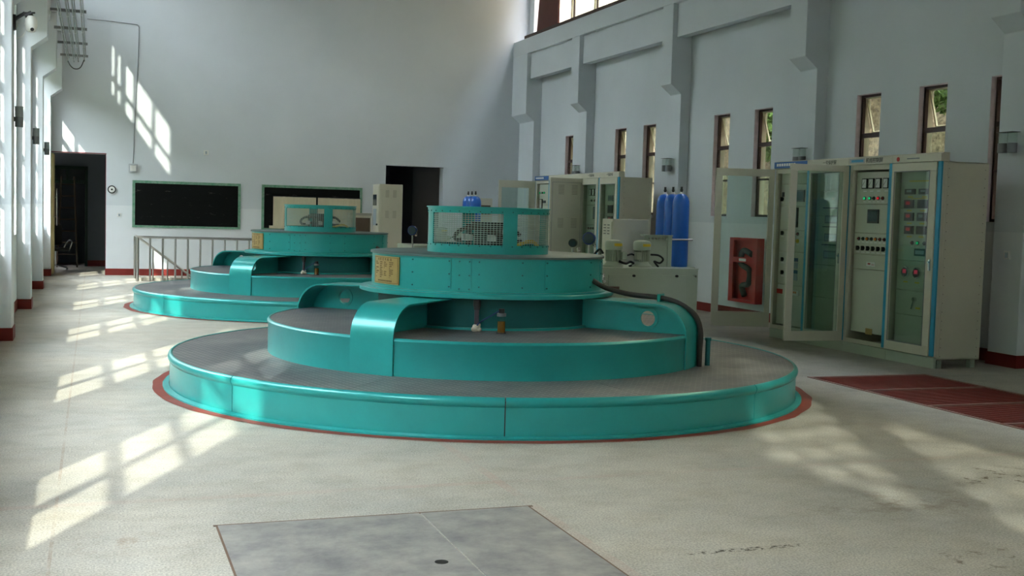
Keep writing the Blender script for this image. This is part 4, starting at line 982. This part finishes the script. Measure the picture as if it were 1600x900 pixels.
# chalkboards
for (x0, x1, lb) in ((.76, 3.0, 'left black chalkboard with green painted border on end wall'), (3.45, 5.68, 'right black chalkboard with green border, cream sheets hung over it')):
    cb_ = thing('chalkboard', lb, 'chalkboard', (x0, YE-.002, 1.02), 0, 'chalkboards on the end wall'); W_ = x1-x0; H_ = .99
    MB().box(.05, W_-.05, -.012, 0, .04, H_-.05).build('board', BOARD, cb_)
    MB().box(0, .055, -.016, 0, 0, H_).box(W_-.055, W_, -.016, 0, 0, H_).box(.055, W_-.055, -.016, 0, H_-.055, H_).box(.055, W_-.055, -.016, 0, 0, .045).build('painted_border', GREENF, cb_)
for k, (x0, x1) in enumerate(((3.70, 4.64), (4.68, 5.64))):
    s_ = thing('hanging_sheet', ('left' if k == 0 else 'right')+' cream sheet hung over the right chalkboard', 'sheet', (x0, YE-.03, 1.12))
    mb = MB(); n = 24; v = []
    for i in range(n+1):
        x = (x1-x0)*i/n; d = .006*math.sin(i*1.9)+.004*math.sin(i*.7)
        v += [(x, d, 0), (x, d, .64), (x, d+.006, .64), (x, d+.006, 0)]
    f = []
    for i in range(n):
        for j in range(4): f.append((4*i+j, 4*i+(j+1) % 4, 4*i+4+(j+1) % 4, 4*i+4+j))
    mb.add(v, f).build('sheet', CREAM, s_, smooth=60)
    MB().cyl((0, 0, .645), (x1-x0, 0, .645), .008, 8).build('top_rod', DARKM, s_)
tb = tag(MB().box(3.62, 3.95, YE-.1, YE-.016, 1.06, 1.12).build('chalk_tray', CREAM), 'short cream chalk tray under the right chalkboard', 'tray')
# stair railing of steel tube
rl = thing('railing', 'stainless tube railing round the stairwell in front of end wall', 'railing', (.8, 23.85, 0))
MB().cyl((-.02, 0, .87), (2.9, 0, .86), .024, 12).build('top_rail', STEEL, rl, smooth=40)
for k in range(13): MB().cyl((k*.238, 0, 0), (k*.238, 0, .86), .019 if k else .027, 10).build('post', STEEL, rl, smooth=40)
MB().cyl((0, .9, .87), (0, 0, .87), .02, 10).build('side_rail', STEEL, rl, smooth=40)
MB().cyl((-.02, .9, 0), (-.02, .9, .86), .02, 10).build('post', STEEL, rl, smooth=40)
sr = thing('stair_handrail', 'sloping tube handrail going down behind the railing', 'railing', (.82, 24.4, 0))
MB().cyl((0, 0, .86), (1.6, 0, -.35), .022, 12).build('top_rail', STEEL, sr, smooth=40)
for k in range(6):
    x = .02+k*.28; st = -.18*(int((x+0.001)/.28)+1) if k else -.18
    MB().cyl((x, 0, -.18*(int(x/.28+.001)+1)), (x, 0, .86-x*.756), .015, 10).build('post', STEEL, sr, smooth=40)
# fire hydrant box on right wall behind the open door
fb = thing('fire_hose_box', 'red fire hose box with dark hose on wall behind open glass door', 'fire box', (XR, 15.35, .25))
MB().box(-.13, 0, 0, .04, 0, 1.0).box(-.13, 0, .76, .80, 0, 1.0).box(-.13, 0, .04, .76, 0, .04).box(-.13, 0, .04, .76, .96, 1.0).box(-.02, 0, .04, .76, .04, .96).build('case', REDP, fb)
MB().box(-.13, -.11, .04, .76, .62, .70).box(-.13, -.11, .04, .12, .04, .96).box(-.13, -.11, .68, .76, .04, .96).build('door_frame', REDP, fb)
MB().box(-.134, -.13, .3, .5, .64, .68).build('label_plate', WHITE, fb)
MB().tube([(-.06, .25, .75), (-.06, .5, .8), (-.06, .56, .6), (-.06, .3, .5), (-.06, .32, .3), (-.06, .5, .25), (-.06, .42, .1)], .045, 10).build('hose', mat('hose_canvas', srgb(70, 72, 68), .8), fb, smooth=60)
# swivel chair and ladder inside the left room
chs = thing('office_chair', 'office chair with chrome arm and star base inside the dark left room', 'chair', (-.80, 27.6, 0), R(20))
MB().box(-.24, .24, -.22, .22, .43, .50).build('seat', BLACK, chs, bevel=.02); MB().box(-.22, .22, .2, .26, .55, 1.0).build('backrest', BLACK, chs, bevel=.02)
for s_ in (-1, 1): MB().tube([(.24*s_, .18, .48), (.30*s_, .15, .60), (.30*s_, -.05, .68), (.30*s_, -.18, .64), (.27*s_, -.15, .5), (.24*s_, -.1, .45)], .014, 8).build('armrest', CHROME, chs, smooth=60)
MB().cyl((0, 0, .08), (0, 0, .43), .03, 12).build('column', CHROME, chs)
for k in range(5):
    a = 2*pi*k/5+.3; MB().cyl((0, 0, .12), (.30*math.cos(a), .30*math.sin(a), .06), .016, 8).ball((.30*math.cos(a), .30*math.sin(a), .028), .028).build('leg', CHROME, chs)
la = thing('step_ladder', 'tall step ladder leaning in the dark room behind left doorway', 'ladder', (-.58, 28.9, 0))
for s_ in (-1, 1): MB().cyl((s_*.22, 0, 0), (s_*.14, .3, 2.1), .02, 8).build('rail', BROWNB, la)
for k in range(7): MB().cyl((-.2+.011*k, .03+k*.04, .3+.27*k), (.2-.011*k, .03+k*.04, .3+.27*k), .013, 8).build('rung', BROWNB, la)
